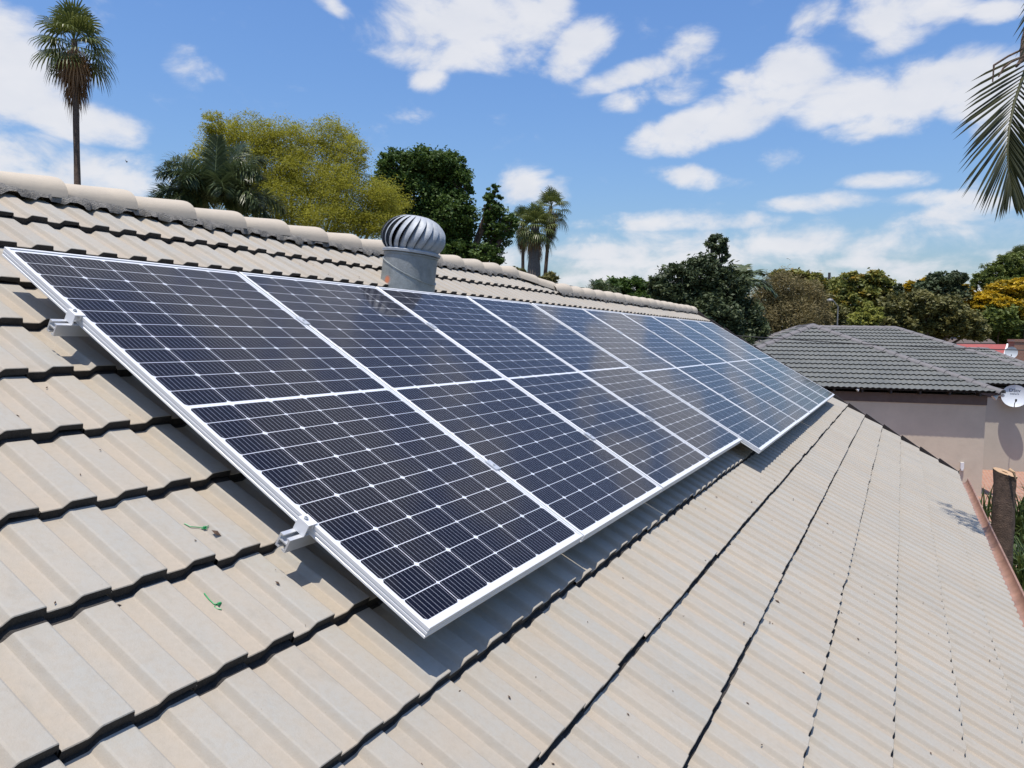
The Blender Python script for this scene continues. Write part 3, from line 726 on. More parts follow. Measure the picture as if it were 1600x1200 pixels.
# fittings on the house
def nhw(u, v, z): return nh.matrix_basis @ Vector((u, v, z))
sdish_c = at(1585, 619, 26.6)
def dish(px, py, depth, rx, label, face, writing, name='satellite_dish', ry=None):
    c_ = at(px, py, depth); t_ = thing(name, label, 'satellite dish', c_)
    n = face.normalized(); sx = Vector((0, 0, 1)).cross(n).normalized(); sy = n.cross(sx)
    Mr = Matrix((sx, sy, n)).transposed().to_4x4(); t_.matrix_basis = Matrix.Translation(c_) @ Mr
    ry = ry or rx*1.06
    mb = MB(); vs = []; fs = []; nr, ns = 8, 40
    for side in (0, 1):
        o = len(vs)
        for i in range(nr+1):
            q = i/nr
            for k in range(ns):
                th = 2*math.pi*k/ns; vs.append((rx*q*math.cos(th), ry*q*math.sin(th), .10*rx*q*q*2 - (.012 if side else 0)))
        for i in range(nr):
            for k in range(ns):
                f_ = (o+i*ns+k, o+(i+1)*ns+k, o+(i+1)*ns+(k+1) % ns, o+i*ns+(k+1) % ns); fs.append(f_ if not side else f_[::-1])
    oo = (nr+1)*ns
    for k in range(ns): fs.append((nr*ns+k, oo+nr*ns+k, oo+nr*ns+(k+1) % ns, nr*ns+(k+1) % ns))
    mb.add(vs, fs); mb.build('reflector', M['dish'], t_, True, True, 50)
    mb = MB(); mb.tube([(0, -ry*.98, .17*rx), (-.01, -ry*.75, rx*.5), (.02, -ry*.40, rx*.78)], .012, 8); mb.build('feed_arm', M['cable'], t_, True, True)
    mb = MB(); mb.lathe([(.0, 0), (.03, 0), (.03, .07), (.018, .09), (0, .09)], 14, 0, Matrix.Translation((.02, -ry*.36, rx*.80)) @ Matrix.Rotation(R(120), 4, 'X')); mb.build('receiver_horn', M['cable'], t_, True, True)
    mb = MB(); mb.tube([(0, 0, -.01), (0, -.05, -.16), (0, -.06, -.30)], .022, 10); mb.box((-.06, -.10, -.05), (.06, .06, -.012)); mb.build('mount_arm', M['lamp_grey'], t_, False, True)
    if writing:
        for txt, y_, s_, al in writing:
            cu = bpy.data.curves.new('print', 'FONT'); cu.body = txt; cu.size = s_; cu.align_x = 'CENTER'; cu.extrude = .0008
            o = bpy.data.objects.new('print', cu); C.objects.link(o); dg = bpy.context.evaluated_depsgraph_get()
            me_ = bpy.data.meshes.new_from_object(o.evaluated_get(dg)); bpy.data.objects.remove(o)
            for v_ in me_.vertices:
                x_, y2 = v_.co.x*1.15, v_.co.y + y_
                rr_ = (x_/rx)**2 + (y2/ry)**2; v_.co = (x_, y2, .2*rx*rr_ + .004 + v_.co.z)
            me_.materials.clear(); me_.materials.append(M['ink'])
            po = bpy.data.objects.new('lettering', me_); C.objects.link(po); po.parent = t_
    return t_
dish(1585, 619, 26.4, .40, 'white satellite dish with dark lettering on the back wall of the taupe house', (CAM - sdish_c)*.03 + Vector((-.1, -.1, .12)), [('DStv', .15, .15, 0), ('explora', .06, .075, 0)], ry=.385)
def lamp_fit(px, py, depth, label, s=1.0):
    c_ = at(px, py, depth); t_ = thing('security_light', label, 'wall light', c_); dirn = (CAM-c_).normalized()
    q = dirn.to_track_quat('Z', 'Y').to_matrix().to_4x4(); q = Matrix.Translation(c_) @ q
    mb = MB(); mb.lathe([(.02*s, -.06*s), (.03*s, -.05*s), (.075*s, .05*s), (.078*s, .06*s), (.06*s, .055*s), (0, .05*s)], 16, 0, q @ Matrix.Rotation(R(-65), 4, 'Y') @ Matrix.Rotation(R(40), 4, 'X')); mb.build('lamp_head', M['white'], t_, True)
    mb = MB(); mb.tube([q @ Vector((0, 0, -.06*s)), q @ Vector((.05*s, .03*s, -.12*s)), q @ Vector((.14*s, .04*s, -.10*s))], .022*s, 8); mb.lathe([(0, -.05*s), (.045*s, -.05*s), (.045*s, .04*s), (0, .05*s)], 12, 0, q @ Matrix.Translation((.15*s, .04*s, -.07*s))); mb.build('base', M['white'], t_, True)
lamp_fit(1556, 620, 21.9, 'white security floodlight at the hip corner of the taupe house, beside the dish', 1.1)
lamp_fit(1341, 608.5, 22.7, 'small round white light under the eaves of the taupe house', .7)
c_ = at(1518, 735, 21.5); c_ = nh.matrix_basis.inverted() @ c_; c_.y = OV
mb = MB(); Mb = nh.matrix_basis @ Matrix.Translation((c_.x, OV-.001, c_.z)); mb.box((-.045, -.07, -.09), (.045, 0, .09), 0, Mb); mb.box((-.03, -.075, -.14), (.03, -.02, -.09), 0, Mb)
tag(mb.build('meter_box', M['white']), 'small white box fixed low on the taupe wall', 'box')

# red roofed house further away
rc = at(1520, 560, 55); e_ = RIGHT.copy(); e_.z = 0; e_.normalize(); rh = thing('red_roofed_house', 'distant house with a faded red roof and white gable edge', 'house', (rc.x, rc.y, 0), (0, 0, math.atan2(e_.y, e_.x)))
def rloc(px, py, dep): return rh.matrix_basis.inverted() @ at(px, py, dep)
a, b_, c_, d_ = rloc(1450, 562, 55), rloc(1566, 560, 55), rloc(1573, 538, 57.5), rloc(1440, 537, 57.5)
up_ = Vector((0, 0, .12))
mb = MB(); mb.add([a, b_, c_, d_, a-up_, b_-up_, c_-up_, d_-up_], [(0, 1, 2, 3), (7, 6, 5, 4), (0, 4, 5, 1), (1, 5, 6, 2), (2, 6, 7, 3), (3, 7, 4, 0)]); mb.build('roof', M['redroof'], rh, False, True)
e2_, f_ = rloc(1540, 525.5, 61), rloc(1458, 525.5, 61); c2 = rloc(1556, 536, 57.6); d2 = rloc(1440, 536, 57.6)
mb = MB(); mb.add([d2, c2, e2_, f_, d2-up_, c2-up_, e2_-up_, f_-up_], [(0, 1, 2, 3), (7, 6, 5, 4), (0, 4, 5, 1), (1, 5, 6, 2), (2, 6, 7, 3), (3, 7, 4, 0)]); mb.build('upper_roof', M['oldroof'], rh, False, True)
mb = MB(); dz = Vector((0, 0, .06)); dx = Vector((.16, 0, 0))
mb.add([b_+dz, b_+dz+dx, c_+dz+dx, c_+dz, b_-up_*2, b_-up_*2+dx, c_-up_*2+dx, c_-up_*2], [(0, 1, 2, 3), (7, 6, 5, 4), (0, 4, 5, 1), (1, 5, 6, 2), (2, 6, 7, 3), (3, 7, 4, 0)]); mb.build('gable_trim', M['white'], rh, False, True)
mb = MB(); mb.box((a.x+.3, a.y+.3, 0), (b_.x-.1, f_.y, a.z-.15)); mb.build('wall', M['wall'], rh, False, True)
ch = rloc(1587, 575, 56); mb = MB(); mb.box((ch.x-.42, ch.y-.35, 0), (ch.x+.42, ch.y+.35, rloc(1587, 531, 56).z)); mb.box((ch.x-.47, ch.y-.4, rloc(1587, 534, 56).z), (ch.x+.47, ch.y+.4, rloc(1587, 530, 56).z)); mb.build('chimney', M['brickwall'], rh, False, True)
dish(1580, 551, 54.5, .40, 'small white satellite dish in front of the distant brick chimney', CAM - at(1580, 551, 54.5) + Vector((0, 0, 3)), None)

# ---------------------------------------------------------------- plants
def leaf_object(name, cen, axis, nrm, hl, hw, tint, mats, parent=None, fold=False):
    """one mesh of kite-shaped leaves from numpy arrays"""
    n = len(cen); side = np.cross(axis, nrm); side /= (np.linalg.norm(side, axis=1, keepdims=True)+1e-9)
    hl = hl[:, None]; hw = hw[:, None]
    v = np.stack([cen - axis*hl, cen + side*hw - axis*hl*.1, cen + axis*hl, cen - side*hw - axis*hl*.1], 1).reshape(-1, 3)
    me = bpy.data.meshes.new(name); me.vertices.add(4*n); me.vertices.foreach_set('co', v.astype(np.float32).ravel())
    me.loops.add(4*n); me.loops.foreach_set('vertex_index', np.arange(4*n, dtype=np.int32))
    me.polygons.add(n); me.polygons.foreach_set('loop_start', np.arange(0, 4*n, 4, dtype=np.int32)); me.polygons.foreach_set('loop_total', np.full(n, 4, np.int32))
    me.update(calc_edges=True)
    t3 = np.zeros((4*n, 3)); t3[:] = np.repeat(tint, 4)[:, None]
    finish(me, mats, None, t3)
    return link(name, me, parent)
def rand_unit(n):
    v = rng.normal(size=(n, 3)); return v/np.linalg.norm(v, axis=1, keepdims=True)
def crown_leaves(lobes, nleaf, lsize, aspect=.5, clump=.24, shell=(.45, 1.0), flat=.75, per=45, updir=0.25, tmix=None, squash=1.0):
    """lobes: (centre, radii) -> arrays of leaves gathered in clumps near the lobe surfaces"""
    vol = np.array([np.prod(np.array(r))**(2/3) for _, r in lobes]); vol /= vol.sum()
    Cn, T = [], []
    for (c0, r0), w in zip(lobes, vol):
        r0 = np.array(r0); m_ = max(3, int(nleaf*w/per))
        u = rand_unit(m_); rad = rng.uniform(shell[0], shell[1], m_)**.7
        cc = np.array(c0) + u*rad[:, None]*r0
        cr_ = clump*np.mean(r0)*rng.uniform(.5, 1.25, m_)
        ct = rng.uniform(0, 1, m_)
        k = max(4, int(nleaf*w/m_))
        off = rng.normal(size=(m_, k, 3))*.55; off[:, :, 2] *= flat
        pts = cc[:, None, :] + off*cr_[:, None, None]
        Cn.append(pts.reshape(-1, 3)); T.append((ct[:, None]*.6 + rng.uniform(0, .4, (m_, k))).ravel())
    cen = np.concatenate(Cn); t = np.concatenate(T); n = len(cen)
    ax = rand_unit(n); ax[:, 2] = ax[:, 2]*.6; ax /= np.linalg.norm(ax, axis=1, keepdims=True)
    nr = rand_unit(n); nr[:, 2] = np.abs(nr[:, 2]) + updir; nr /= np.linalg.norm(nr, axis=1, keepdims=True)
    hl = lsize*rng.uniform(.6, 1.25, n)*.5; return cen, ax, nr, hl, hl*aspect, t
def tree(name, label, cat, lobes_px, depth, nleaf, lsize, lmat, bmat, trunk=None, aspect=.5, group=None, limb_r=.07, trunk_r=.2, thick=.85, dvar=.5, **kw):
    """lobes_px: (px, py, rx, ry) in the photo, standing at the given distance; trunk: px of the foot"""
    lobes = []
    for (px, py, rx, ry) in lobes_px:
        dd = depth + random.uniform(-dvar, dvar)*rx*depth/FPX
        c0 = at(px, py, dd); rxm, rym = rx*dd/FPX, ry*dd/FPX
        lobes.append((c0, (rxm, max(rxm*thick, rym*.8), rym)))
    cx = sum(l[0].x for l in lobes)/len(lobes); cy = sum(l[0].y for l in lobes)/len(lobes)
    if trunk is not None:
        fp = at(trunk, 500, depth); base = Vector((fp.x, fp.y, 0))
    else: base = Vector((cx, cy, 0))
    zlow = min(l[0].z - l[1][2] for l in lobes); ztop = max(l[0].z for l in lobes)
    root = thing(name, label, cat, base, (0, 0, 0), group)
    # radii are in the picture's frame: turn the lobes' x/y radii roughly to it (x along RIGHT, y along view)
    L2 = [(np.array(c0), r) for c0, r in lobes]
    cen, ax, nr, hl, hw, t = crown_leaves([((0, 0, 0), r) for _, r in L2] if False else L2, nleaf, lsize, aspect, **kw)
    leaf_object('crown', cen, ax, nr, hl, hw, t, [lmat], root)
    mb = MB(); fork = Vector((cx*.6+base.x*.4, cy*.6+base.y*.4, max(.6, zlow*.65 + ztop*.0)))
    mb.tube([base, base.lerp(fork, .5) + Vector((.05, .08, 0)), fork], [trunk_r, trunk_r*.8, trunk_r*.65], 10)
    for c0, r in lobes:
        m1 = fork.lerp(c0, .5) + Vector((random.uniform(-.3, .3), random.uniform(-.3, .3), random.uniform(-.1, .4)))*r[0]*.5
        mb.tube([fork, m1, c0], [trunk_r*.55, limb_r, limb_r*.6], 7)
        for j in range(5):
            u = Vector(rand_unit(1)[0]); u.z = abs(u.z)*.8; e_ = c0 + Vector((u.x*r[0], u.y*r[1], u.z*r[2]))*.85
            st = m1.lerp(c0, random.uniform(.3, 1)); mb.tube([st, st.lerp(e_, .5) + Vector((0, 0, random.uniform(-.1, .15)))*r[2], e_], [limb_r*.55, limb_r*.35, limb_r*.15], 5)
    mb.build('trunk', bmat, root, True)
    return root
LM = {
 'fever': leaf_mat('fever_tree_leaf', (0.38, 0.36, 0.042), (0.24, 0.24, 0.032), .5),
 'dark': leaf_mat('dark_green_leaf', (0.102, 0.162, 0.034), (0.042, 0.078, 0.019), .3),
 'deep': leaf_mat('deep_green_leaf', (0.098, 0.124, 0.055), (0.036, 0.055, 0.026), .22),
 'mid': leaf_mat('mid_green_leaf', (0.176, 0.209, 0.043), (0.081, 0.115, 0.030), .3),
 'willow': leaf_mat('brown_olive_leaf', (0.252, 0.198, 0.084), (0.132, 0.114, 0.048), .25),
 'olive': leaf_mat('olive_leaf', (0.210, 0.189, 0.059), (0.084, 0.090, 0.031), .25),
 'amber': leaf_mat('olive_leaf_with_amber_pods', (0.203, 0.209, 0.046), (0.088, 0.115, 0.030), .3, third=(0.27, 0.17, 0.02)),
 'yellow': leaf_mat('yellow_blossom', (0.50, 0.33, 0.014), (0.13, 0.125, 0.022), .3, third=(0.62, 0.43, 0.02)),
 'lime': leaf_mat('pale_lime_leaf', (0.36, 0.35, 0.075), (0.16, 0.19, 0.045), .35),
 'palm': leaf_mat('fan_palm_leaf', (0.15, 0.17, 0.045), (0.045, 0.07, 0.02), .25, .4),
 'queen': leaf_mat('feather_palm_leaf', (0.10, 0.125, 0.05), (0.028, 0.05, 0.022), .2, .35),
 'dead': leaf_mat('dead_palm_leaf', (0.36, 0.20, 0.10), (0.13, 0.075, 0.045), .15, .8),
 'strap': leaf_mat('strappy_leaf', (0.10, 0.13, 0.035), (0.03, 0.055, 0.015), .25, .4),
 'near': leaf_mat('near_frond_leaf', (0.085, 0.085, 0.035), (0.03, 0.036, 0.016), .25, .32)}

tree('fever_tree', 'tall airy fever tree with yellow green feathery crown, left of the turbine vent', 'tree',
     [(350,225,38,38),(335,195,22,20),(400,215,46,34),(455,222,50,34),(520,220,42,34),(548,250,30,36),(420,262,60,40),(490,275,66,42),(380,300,62,40),(450,320,70,40),(545,305,62,44),(600,318,42,34),(520,345,70,28),(320,255,32,28),(590,350,46,26)],
     28, 200000, .085, LM['fever'], M['bark_yellow'], trunk=470, aspect=.30, limb_r=.05, trunk_r=.22, clump=.34, shell=(.25, 1.08), flat=.5, per=55)
tree('broadleaf_tree', 'tall dark green broadleaf tree standing right behind the turbine vent', 'tree',
     [(625,262,40,28),(665,258,42,26),(700,268,38,30),(720,288,22,26),(650,310,60,46),(700,340,52,42),(610,300,30,34),(660,370,60,36),(724,372,22,20),(770,325,18,22),(778,358,26,32),(755,398,40,18),(771,300,12,12),(700,395,40,20),(800,350,10,16)],
     36, 85000, .17, LM['dark'], M['bark'], trunk=680, aspect=.55, trunk_r=.32, limb_r=.11, clump=.26, shell=(.4, 1.04), flat=.6, per=45)
tree('shrub', 'low dark shrub at the foot of the three fan palms, left side', 'shrub', [(806,432,22,14),(792,440,16,10)], 47, 3500, .22, LM['olive'], M['bark'], trunk=804, trunk_r=.06, limb_r=.03)
tree('shrub', 'spiky dark shrub at the foot of the three fan palms, right side', 'shrub', [(858,438,16,12),(846,440,10,10)], 46.6, 2600, .30, LM['olive'], M['bark'], trunk=856, trunk_r=.06, limb_r=.03, aspect=.2)
tree('broadleaf_tree', 'low round green tree above the ridge end, left of the dark tree', 'tree', [(985,450,30,17),(960,452,26,18),(1010,458,22,16),(940,450,16,14),(1000,468,30,12)], 42, 12000, .24, LM['dark'], M['bark'], trunk=980, trunk_r=.15, limb_r=.06)
tree('broadleaf_tree', 'tall dark tree with a small tuft above its crown, left of the neighbouring house', 'tree',
     [(1120,383,19,16),(1112,376,10,10),(1128,400,13,14),(1058,438,34,28),(1100,430,38,32),(1140,450,36,34),(1060,478,46,34),(1110,490,52,42),(1160,500,32,36),(1040,462,24,26),(1150,535,38,26),(1185,520,18,26),(1100,530,40,20),(1030,448,16,22)],
     32, 46000, .20, LM['deep'], M['bark_grey'], trunk=1120, aspect=.42, trunk_r=.28, limb_r=.075, clump=.27, shell=(.35, 1.03))
tree('weeping_tree', 'drooping brownish olive tree between the dark tree and the neighbouring roof', 'tree',
     [(1222,452,36,26),(1255,470,36,34),(1200,480,32,40),(1275,495,26,32),(1235,500,50,30),(1190,515,24,26),(1260,520,40,14)], 39, 42000, .22, LM['willow'], M['bark_grey'], trunk=1235, aspect=.16, trunk_r=.2, limb_r=.05, clump=.3, flat=1.2)
tree('amber_tree', 'olive tree with amber seed pods behind the drooping brownish tree', 'tree', [(1240,432,26,9),(1268,444,26,16),(1290,462,20,20),(1215,428,16,7)], 56, 12000, .30, LM['amber'], M['bark'], trunk=1262, trunk_r=.2)
tree('broadleaf_tree', 'rounded green tree with a bronze flush, right of the utility pole', 'tree',
     [(1322,438,26,13),(1362,436,24,14),(1310,455,24,18),(1345,455,36,22),(1380,455,24,20),(1325,478,34,18),(1368,480,34,18),(1398,470,14,14)], 62, 22000, .34, LM['amber'], M['bark_grey'], trunk=1345, trunk_r=.25, limb_r=.1)
tree('broadleaf_tree', 'low olive bush around the foot of the street lamp', 'tree', [(1300,500,30,24),(1280,485,20,24),(1318,515,26,12),(1290,470,14,14)], 55, 12000, .28, LM['olive'], M['bark'], trunk=1300, trunk_r=.12)
tree('lime_shrub', 'pale lime green shrub behind the peak of the grey roof', 'shrub', [(1352,484,13,12),(1362,497,17,12),(1340,500,16,11),(1355,510,22,8),(1372,488,8,9)], 46, 8000, .27, LM['lime'], M['bark'], trunk=1355, trunk_r=.08, limb_r=.04)
tree('cypress', 'small dark cypress poking up between the tree crowns', 'tree', [(1404,449,6,7),(1404,458,8,9),(1404,468,9,10)], 60, 2600, .25, LM['deep'], M['bark'], trunk=1404, trunk_r=.1, limb_r=.04, dvar=.1)
tree('broadleaf_tree', 'broad dull olive tree filling the middle of the tree line behind the grey roof', 'tree',
     [(1400,482,30,22),(1440,475,34,20),(1480,485,34,22),(1415,505,36,20),(1460,510,40,20),(1500,505,32,24),(1385,510,20,16),(1525,515,22,18)], 50, 34000, .26, LM['olive'], M['bark'], trunk=1450, trunk_r=.25, limb_r=.09)
tree('broadleaf_tree', 'dark tree edged with yellow blossom, on the skyline above the olive tree', 'tree',
     [(1470,442,26,15),(1492,434,18,9),(1450,452,22,12),(1480,458,34,14),(1436,448,12,8)], 60, 15000, .32, LM['deep'], M['bark'], trunk=1472, trunk_r=.2)
tree('amber_tree', 'yellow flowering tree peeping out left of the dark skyline tree', 'tree', [(1428,450,18,9),(1446,440,12,8),(1505,455,16,12),(1520,470,14,12)], 63, 7000, .32, LM['yellow'], M['bark'], trunk=1440, trunk_r=.15)
tree('broadleaf_tree', 'tall feathery green tree at the right edge of the skyline', 'tree',
     [(1555,425,24,17),(1575,412,24,16),(1535,438,20,13),(1590,440,26,20),(1600,415,22,22),(1565,445,30,14),(1520,445,10,8)], 66, 18000, .36, LM['mid'], M['bark_grey'], trunk=1580, aspect=.25, trunk_r=.25)
tree('yellow_tree', 'bright yellow flowering tree at the right edge, above the distant chimney', 'tree',
     [(1575,452,34,13),(1545,466,26,13),(1600,448,26,14),(1560,476,34,12),(1590,470,28,16),(1530,482,14,9)], 62.5, 32000, .30, LM['yellow'], M['bark'], trunk=1580, trunk_r=.2, flat=.4)
tree('broadleaf_tree', 'green tree below the yellow blossom, behind the red roofed house', 'tree',
     [(1560,500,34,22),(1590,505,30,26),(1535,505,20,20),(1575,525,34,14),(1520,520,16,10),(1600,545,20,30)], 62, 24000, .33, LM['mid'], M['bark'], trunk=1570, trunk_r=.18)
tree('yellow_tree', 'sliver of yellow blossom at the right edge in front of the green tree', 'shrub', [(1600,480,9,12),(1603,496,9,10)], 61, 4200, .28, LM['yellow'], M['bark'], trunk=1602, trunk_r=.08, limb_r=.04)
# distant wood that closes the gaps
lob = []
for i in range(46):
    px = 860 + i*17.5 + random.uniform(-6, 6); c0 = at(px, random.uniform(478, 500), 88 + random.uniform(-5, 5)); lob.append((np.array(c0), (2.6, 2.6, 2.6)))
    c0 = at(px, 515, 86); lob.append((np.array((c0.x, c0.y, 2.2)), (2.4, 2.4, 2.6)))
cen, ax_, nr_, hl_, hw_, t_ = crown_leaves(lob, 42000, .55)
tag(leaf_object('far_wood', cen, ax_, nr_, hl_, hw_, t_, [LM['mid']]), 'far belt of green trees closing the gaps of the tree line', 'wood', kind='stuff')

# --- palms
def fan_frond(arr, base, dirn, size, pet, droop, nseg=20, spread=R(115), tint=.5):
    """one fan leaf: petiole then narrow segments radiating from its end; arr collects strips of quads"""
    d = Vector(dirn).normalized(); hz = Vector((d.x, d.y, 0)); 
    side = d.cross(Vector((0, 0, 1))); 
    if side.length < .05: side = Vector((1, 0, 0))
    side.normalize(); n = side.cross(d).normalized()
    hub = base + d*pet + Vector((0, 0, -pet*.12))
    w = .025
    arr.append(([base - side*w, base + side*w, hub + side*w*.6, hub - side*w*.6], [(0, 1, 2, 3)], tint*.6))
    for k in range(nseg):
        a = -spread + 2*spread*k/(nseg-1); rad = size*(.72 + .28*math.cos(a*.6))*random.uniform(.9, 1.06)
        sd_ = (d*math.cos(a) + side*math.sin(a)).normalized()
        p0 = hub; p1 = hub + sd_*rad*.55 + n*rad*.06 + Vector((0, 0, -droop*rad*.12)); p2 = hub + sd_*rad*.80 + Vector((0, 0, -droop*rad*.36)); p3 = hub + sd_*rad*.92 + Vector((0, 0, -droop*rad*.72))
        q = sd_.cross(n).normalized(); ww = rad*spread/nseg*.40
        vs = [p0 - q*.005, p0 + q*.005, p1 + q*ww, p1 - q*ww, p2 + q*ww*.55, p2 - q*ww*.55, p3]
        arr.append((vs, [(0, 1, 2, 3), (3, 2, 4, 5), (5, 4, 6)], min(1, max(0, tint + random.uniform(-.25, .25)))))
def arr_build(arr, name, mat, parent):
    mb = MB()
    for vs, fs, t in arr: mb.add(vs, fs, 0, (t, t, t))
    return mb.build(name, mat, parent)
def fan_palm(label, cpx, cpy, foot_px, foot_py, depth, R_, nfr, trunk_r, skirt_len, group, boots=False, trunk_mat=None, lop=0):
    top = at(cpx, cpy, depth); fp = at(foot_px, foot_py, depth); dv = (fp-top); 
    base = top + dv*((0-top.z)/dv.z)
    root = thing('fan_palm', label, 'palm tree', base, (0, 0, 0), group)
    mb = MB(); n_ = 26; pts = [base.lerp(top, i/n_) for i in range(n_+1)]
    if boots: rd = [trunk_r*(.82 + .28*math.sin(min(1, max(0, (i/n_-.35)/.45))*math.pi)) * (1 if i/n_ < .86 else .75) * random.uniform(.95, 1.05) for i in range(n_+1)]
    else: rd = [trunk_r*(1.2 - .3*i/n_)*random.uniform(.94, 1.06) for i in range(n_+1)]
    mb.tube(pts, rd, 12); mb.build('trunk', trunk_mat or M['bark'], root, True)
    ga, gd = [], []
    ga_ = math.pi*(3-math.sqrt(5))
    for i in range(nfr):
        q = i/nfr; el = R(85 - 128*q**1.1); az = i*ga_ + random.uniform(-.2, .2)
        d = Vector((math.cos(az)*math.cos(el), math.sin(az)*math.cos(el), math.sin(el)))
        fan_frond(ga, top + Vector((0, 0, -.5*q*R_*.4)), d, R_*.62*random.uniform(.85, 1.1), R_*.55*random.uniform(.75, 1.2), .15 + .75*q, tint=random.uniform(.25, .85))
    arr_build(ga, 'crown', LM['palm'], root)
    nd = int(24*skirt_len/R_) + 14
    for i in range(nd):
        q = random.random(); az = random.random()*6.283; el = R(-48 - 38*q)
        b0 = top + Vector((0, 0, -.05*R_ - q*skirt_len))
        d = Vector((math.cos(az)*math.cos(el), math.sin(az)*math.cos(el), math.sin(el)))
        fan_frond(gd, b0, d, R_*.45*random.uniform(.7, 1.1), R_*.30*random.uniform(.6, 1.2), 1.5, 11, R(70), tint=random.uniform(.1, .95))
    arr_build(gd, 'dead_frond_skirt', LM['dead'], root)
    return root
fan_palm('very tall fan palm with a brown dead frond skirt, alone at the left', 116, 62, 121, 290, 35, 1.8, 36, .135, 1.55, None)
fan_palm('stout fan palm with a thick shaggy trunk, middle of the three', 836, 352, 834, 440, 50, 1.5, 40, .47, 1.1, 'three fan palms right of the vent', True, M['bark_grey'])
fan_palm('slender fan palm with a low crown, left of the thick trunked palm', 817, 345, 817, 440, 53, 1.15, 24, .12, 1.2, 'three fan palms right of the vent')
fan_palm('slender fan palm with the highest crown, right of the thick trunked palm', 861, 322, 851, 440, 52, 1.35, 28, .13, 1.3, 'three fan palms right of the vent')
fan_palm('fan palm at the right edge of the skyline, above the yellow tree', 1592, 404, 1592, 500, 73, 1.5, 36, .16, 1.2, None)

def feather_frond(arr, rach, base, d0, length, arch, nl, ll, lw, plum=.35, tint=.5, rr=.018, sweep=.55, lmin=.35):
    """pinnate frond: arching midrib with leaflets either side"""
    d = Vector(d0).normalized(); pts = [Vector(base)]; dirs = [d.copy()]; steps = 24
    for i in range(steps):
        d = (d + Vector((0, 0, -arch/steps*(1+1.2*i/steps)))).normalized(); pts.append(pts[-1] + d*length/steps); dirs.append(d.copy())
    rach.tube(pts, [rr*(1-.8*i/steps) + .002 for i in range(steps+1)], 6, 0, True, (.8, .8, .8))
    for k in range(nl):
        q = .12 + .88*k/nl; i = min(steps-1, int(q*steps)); p = pts[i].lerp(pts[i+1], q*steps-i); dd = dirs[i]
        s0 = dd.cross(Vector((0, 0, 1))); s0 = s0.normalized() if s0.length > .05 else Vector((1, 0, 0)); u0 = s0.cross(dd)
        L_ = ll*(lmin + (1-lmin)*math.sin(math.pi*min(1, q*.9+.12))**.6)*random.uniform(.9, 1.08)
        for sg in (-1, 1):
            pl = random.uniform(-plum, plum)
            e = (s0*sg*(1-sweep*q*.6) + dd*(sweep*(.5+.7*q)) + u0*pl).normalized()
            tip = p + e*L_ + Vector((0, 0, -L_*random.uniform(.10, .28))); m_ = p + e*L_*.55
            w_ = (e.cross(u0 + s0*.3*sg)).normalized()*lw*.5
            arr.append(([p - w_*.5, p + w_*.5, m_ + w_, m_ - w_, tip], [(0, 1, 2, 3), (3, 2, 4)], min(1, max(0, tint + random.uniform(-.3, .3)))))
def feather_palm(label, cpx, cpy, depth, fronds, L_, name='feather_palm', nl=70, ll=.55, lw=.045, plum=.9, foot=None):
    top = at(cpx, cpy, depth); base = Vector((top.x, top.y, 0)); root = thing(name, label, 'palm tree', base)
    mb = MB(); mb.tube([base, base.lerp(top, .5), top + Vector((0, 0, -.2))], [.2, .16, .13], 12); mb.build('trunk', M['bark_grey'], root, True)
    arr, rach = [], MB()
    rt = Vector((RIGHT.x, RIGHT.y, 0)).normalized(); fw = Vector((FWD.x, FWD.y, 0)).normalized()
    for (az, el, ln, ar) in fronds:
        a = R(az); h = rt*math.cos(a) + fw*math.sin(a); e = R(el)
        feather_frond(arr, rach, top, h*math.cos(e) + Vector((0, 0, math.sin(e))), ln*L_, ar, nl, ll, lw, plum, random.uniform(.3, .7))
    arr_build(arr, 'leaflets', LM['queen'], root); rach.build('midribs', LM['queen'], root, True); return root
feather_palm('dark feather palm with arching plumes in front of the fever tree', 335, 318, 16,
    [(170, 68, 1.05, 1.15), (150, 60, 1.0, 1.3), (100, 80, 1.0, .5), (60, 72, 1.05, .7), (30, 66, 1.0, .8), (-20, 62, 1.0, 1.3), (10, 38, 1.05, 1.1), (195, 45, .95, 1.3), (220, 60, .9, 1.2), (260, 55, .9, 1.3), (300, 50, .9, 1.3), (330, 40, 1.0, 1.2), (130, 40, .9, 1.2), (80, 45, .9, 1.3), (0, 20, .9, .9), (180, 22, .8, 1.0), (240, 30, .8, 1.1)], 1.5, nl=150, ll=.44, lw=.028)
feather_palm('small feather palm whose blurred fronds curve up beside the tall dark tree', 1150, 452, 33,
    [(60, 62, 1.0, .9), (30, 55, 1.05, 1.0), (10, 45, .9, 1.1), (150, 60, .9, 1.2), (270, 60, .8, 1.2), (-20, 30, .9, 1.0)], 2.0, nl=54, ll=.6, lw=.075, plum=.25)
feather_palm('low feather palm above the far end of the ridge, left of the round tree', 938, 462, 40,
    [(120, 70, 1.0, 1.2), (60, 70, 1.0, 1.2), (0, 55, 1.0, 1.3), (180, 55, 1.0, 1.3), (240, 60, .9, 1.2), (300, 60, .9, 1.2), (90, 40, .9, 1.2)], 1.25, nl=44, ll=.42, lw=.045)
feather_palm('tips of a feather palm just showing over the ridge, left of the dark plumes', 262, 330, 17,
    [(120, 75, 1.0, 1.0), (60, 70, .9, 1.0), (160, 60, .9, 1.2), (20, 55, .9, 1.2), (200, 40, .9, 1.1)], .75, nl=50, ll=.30, lw=.026)

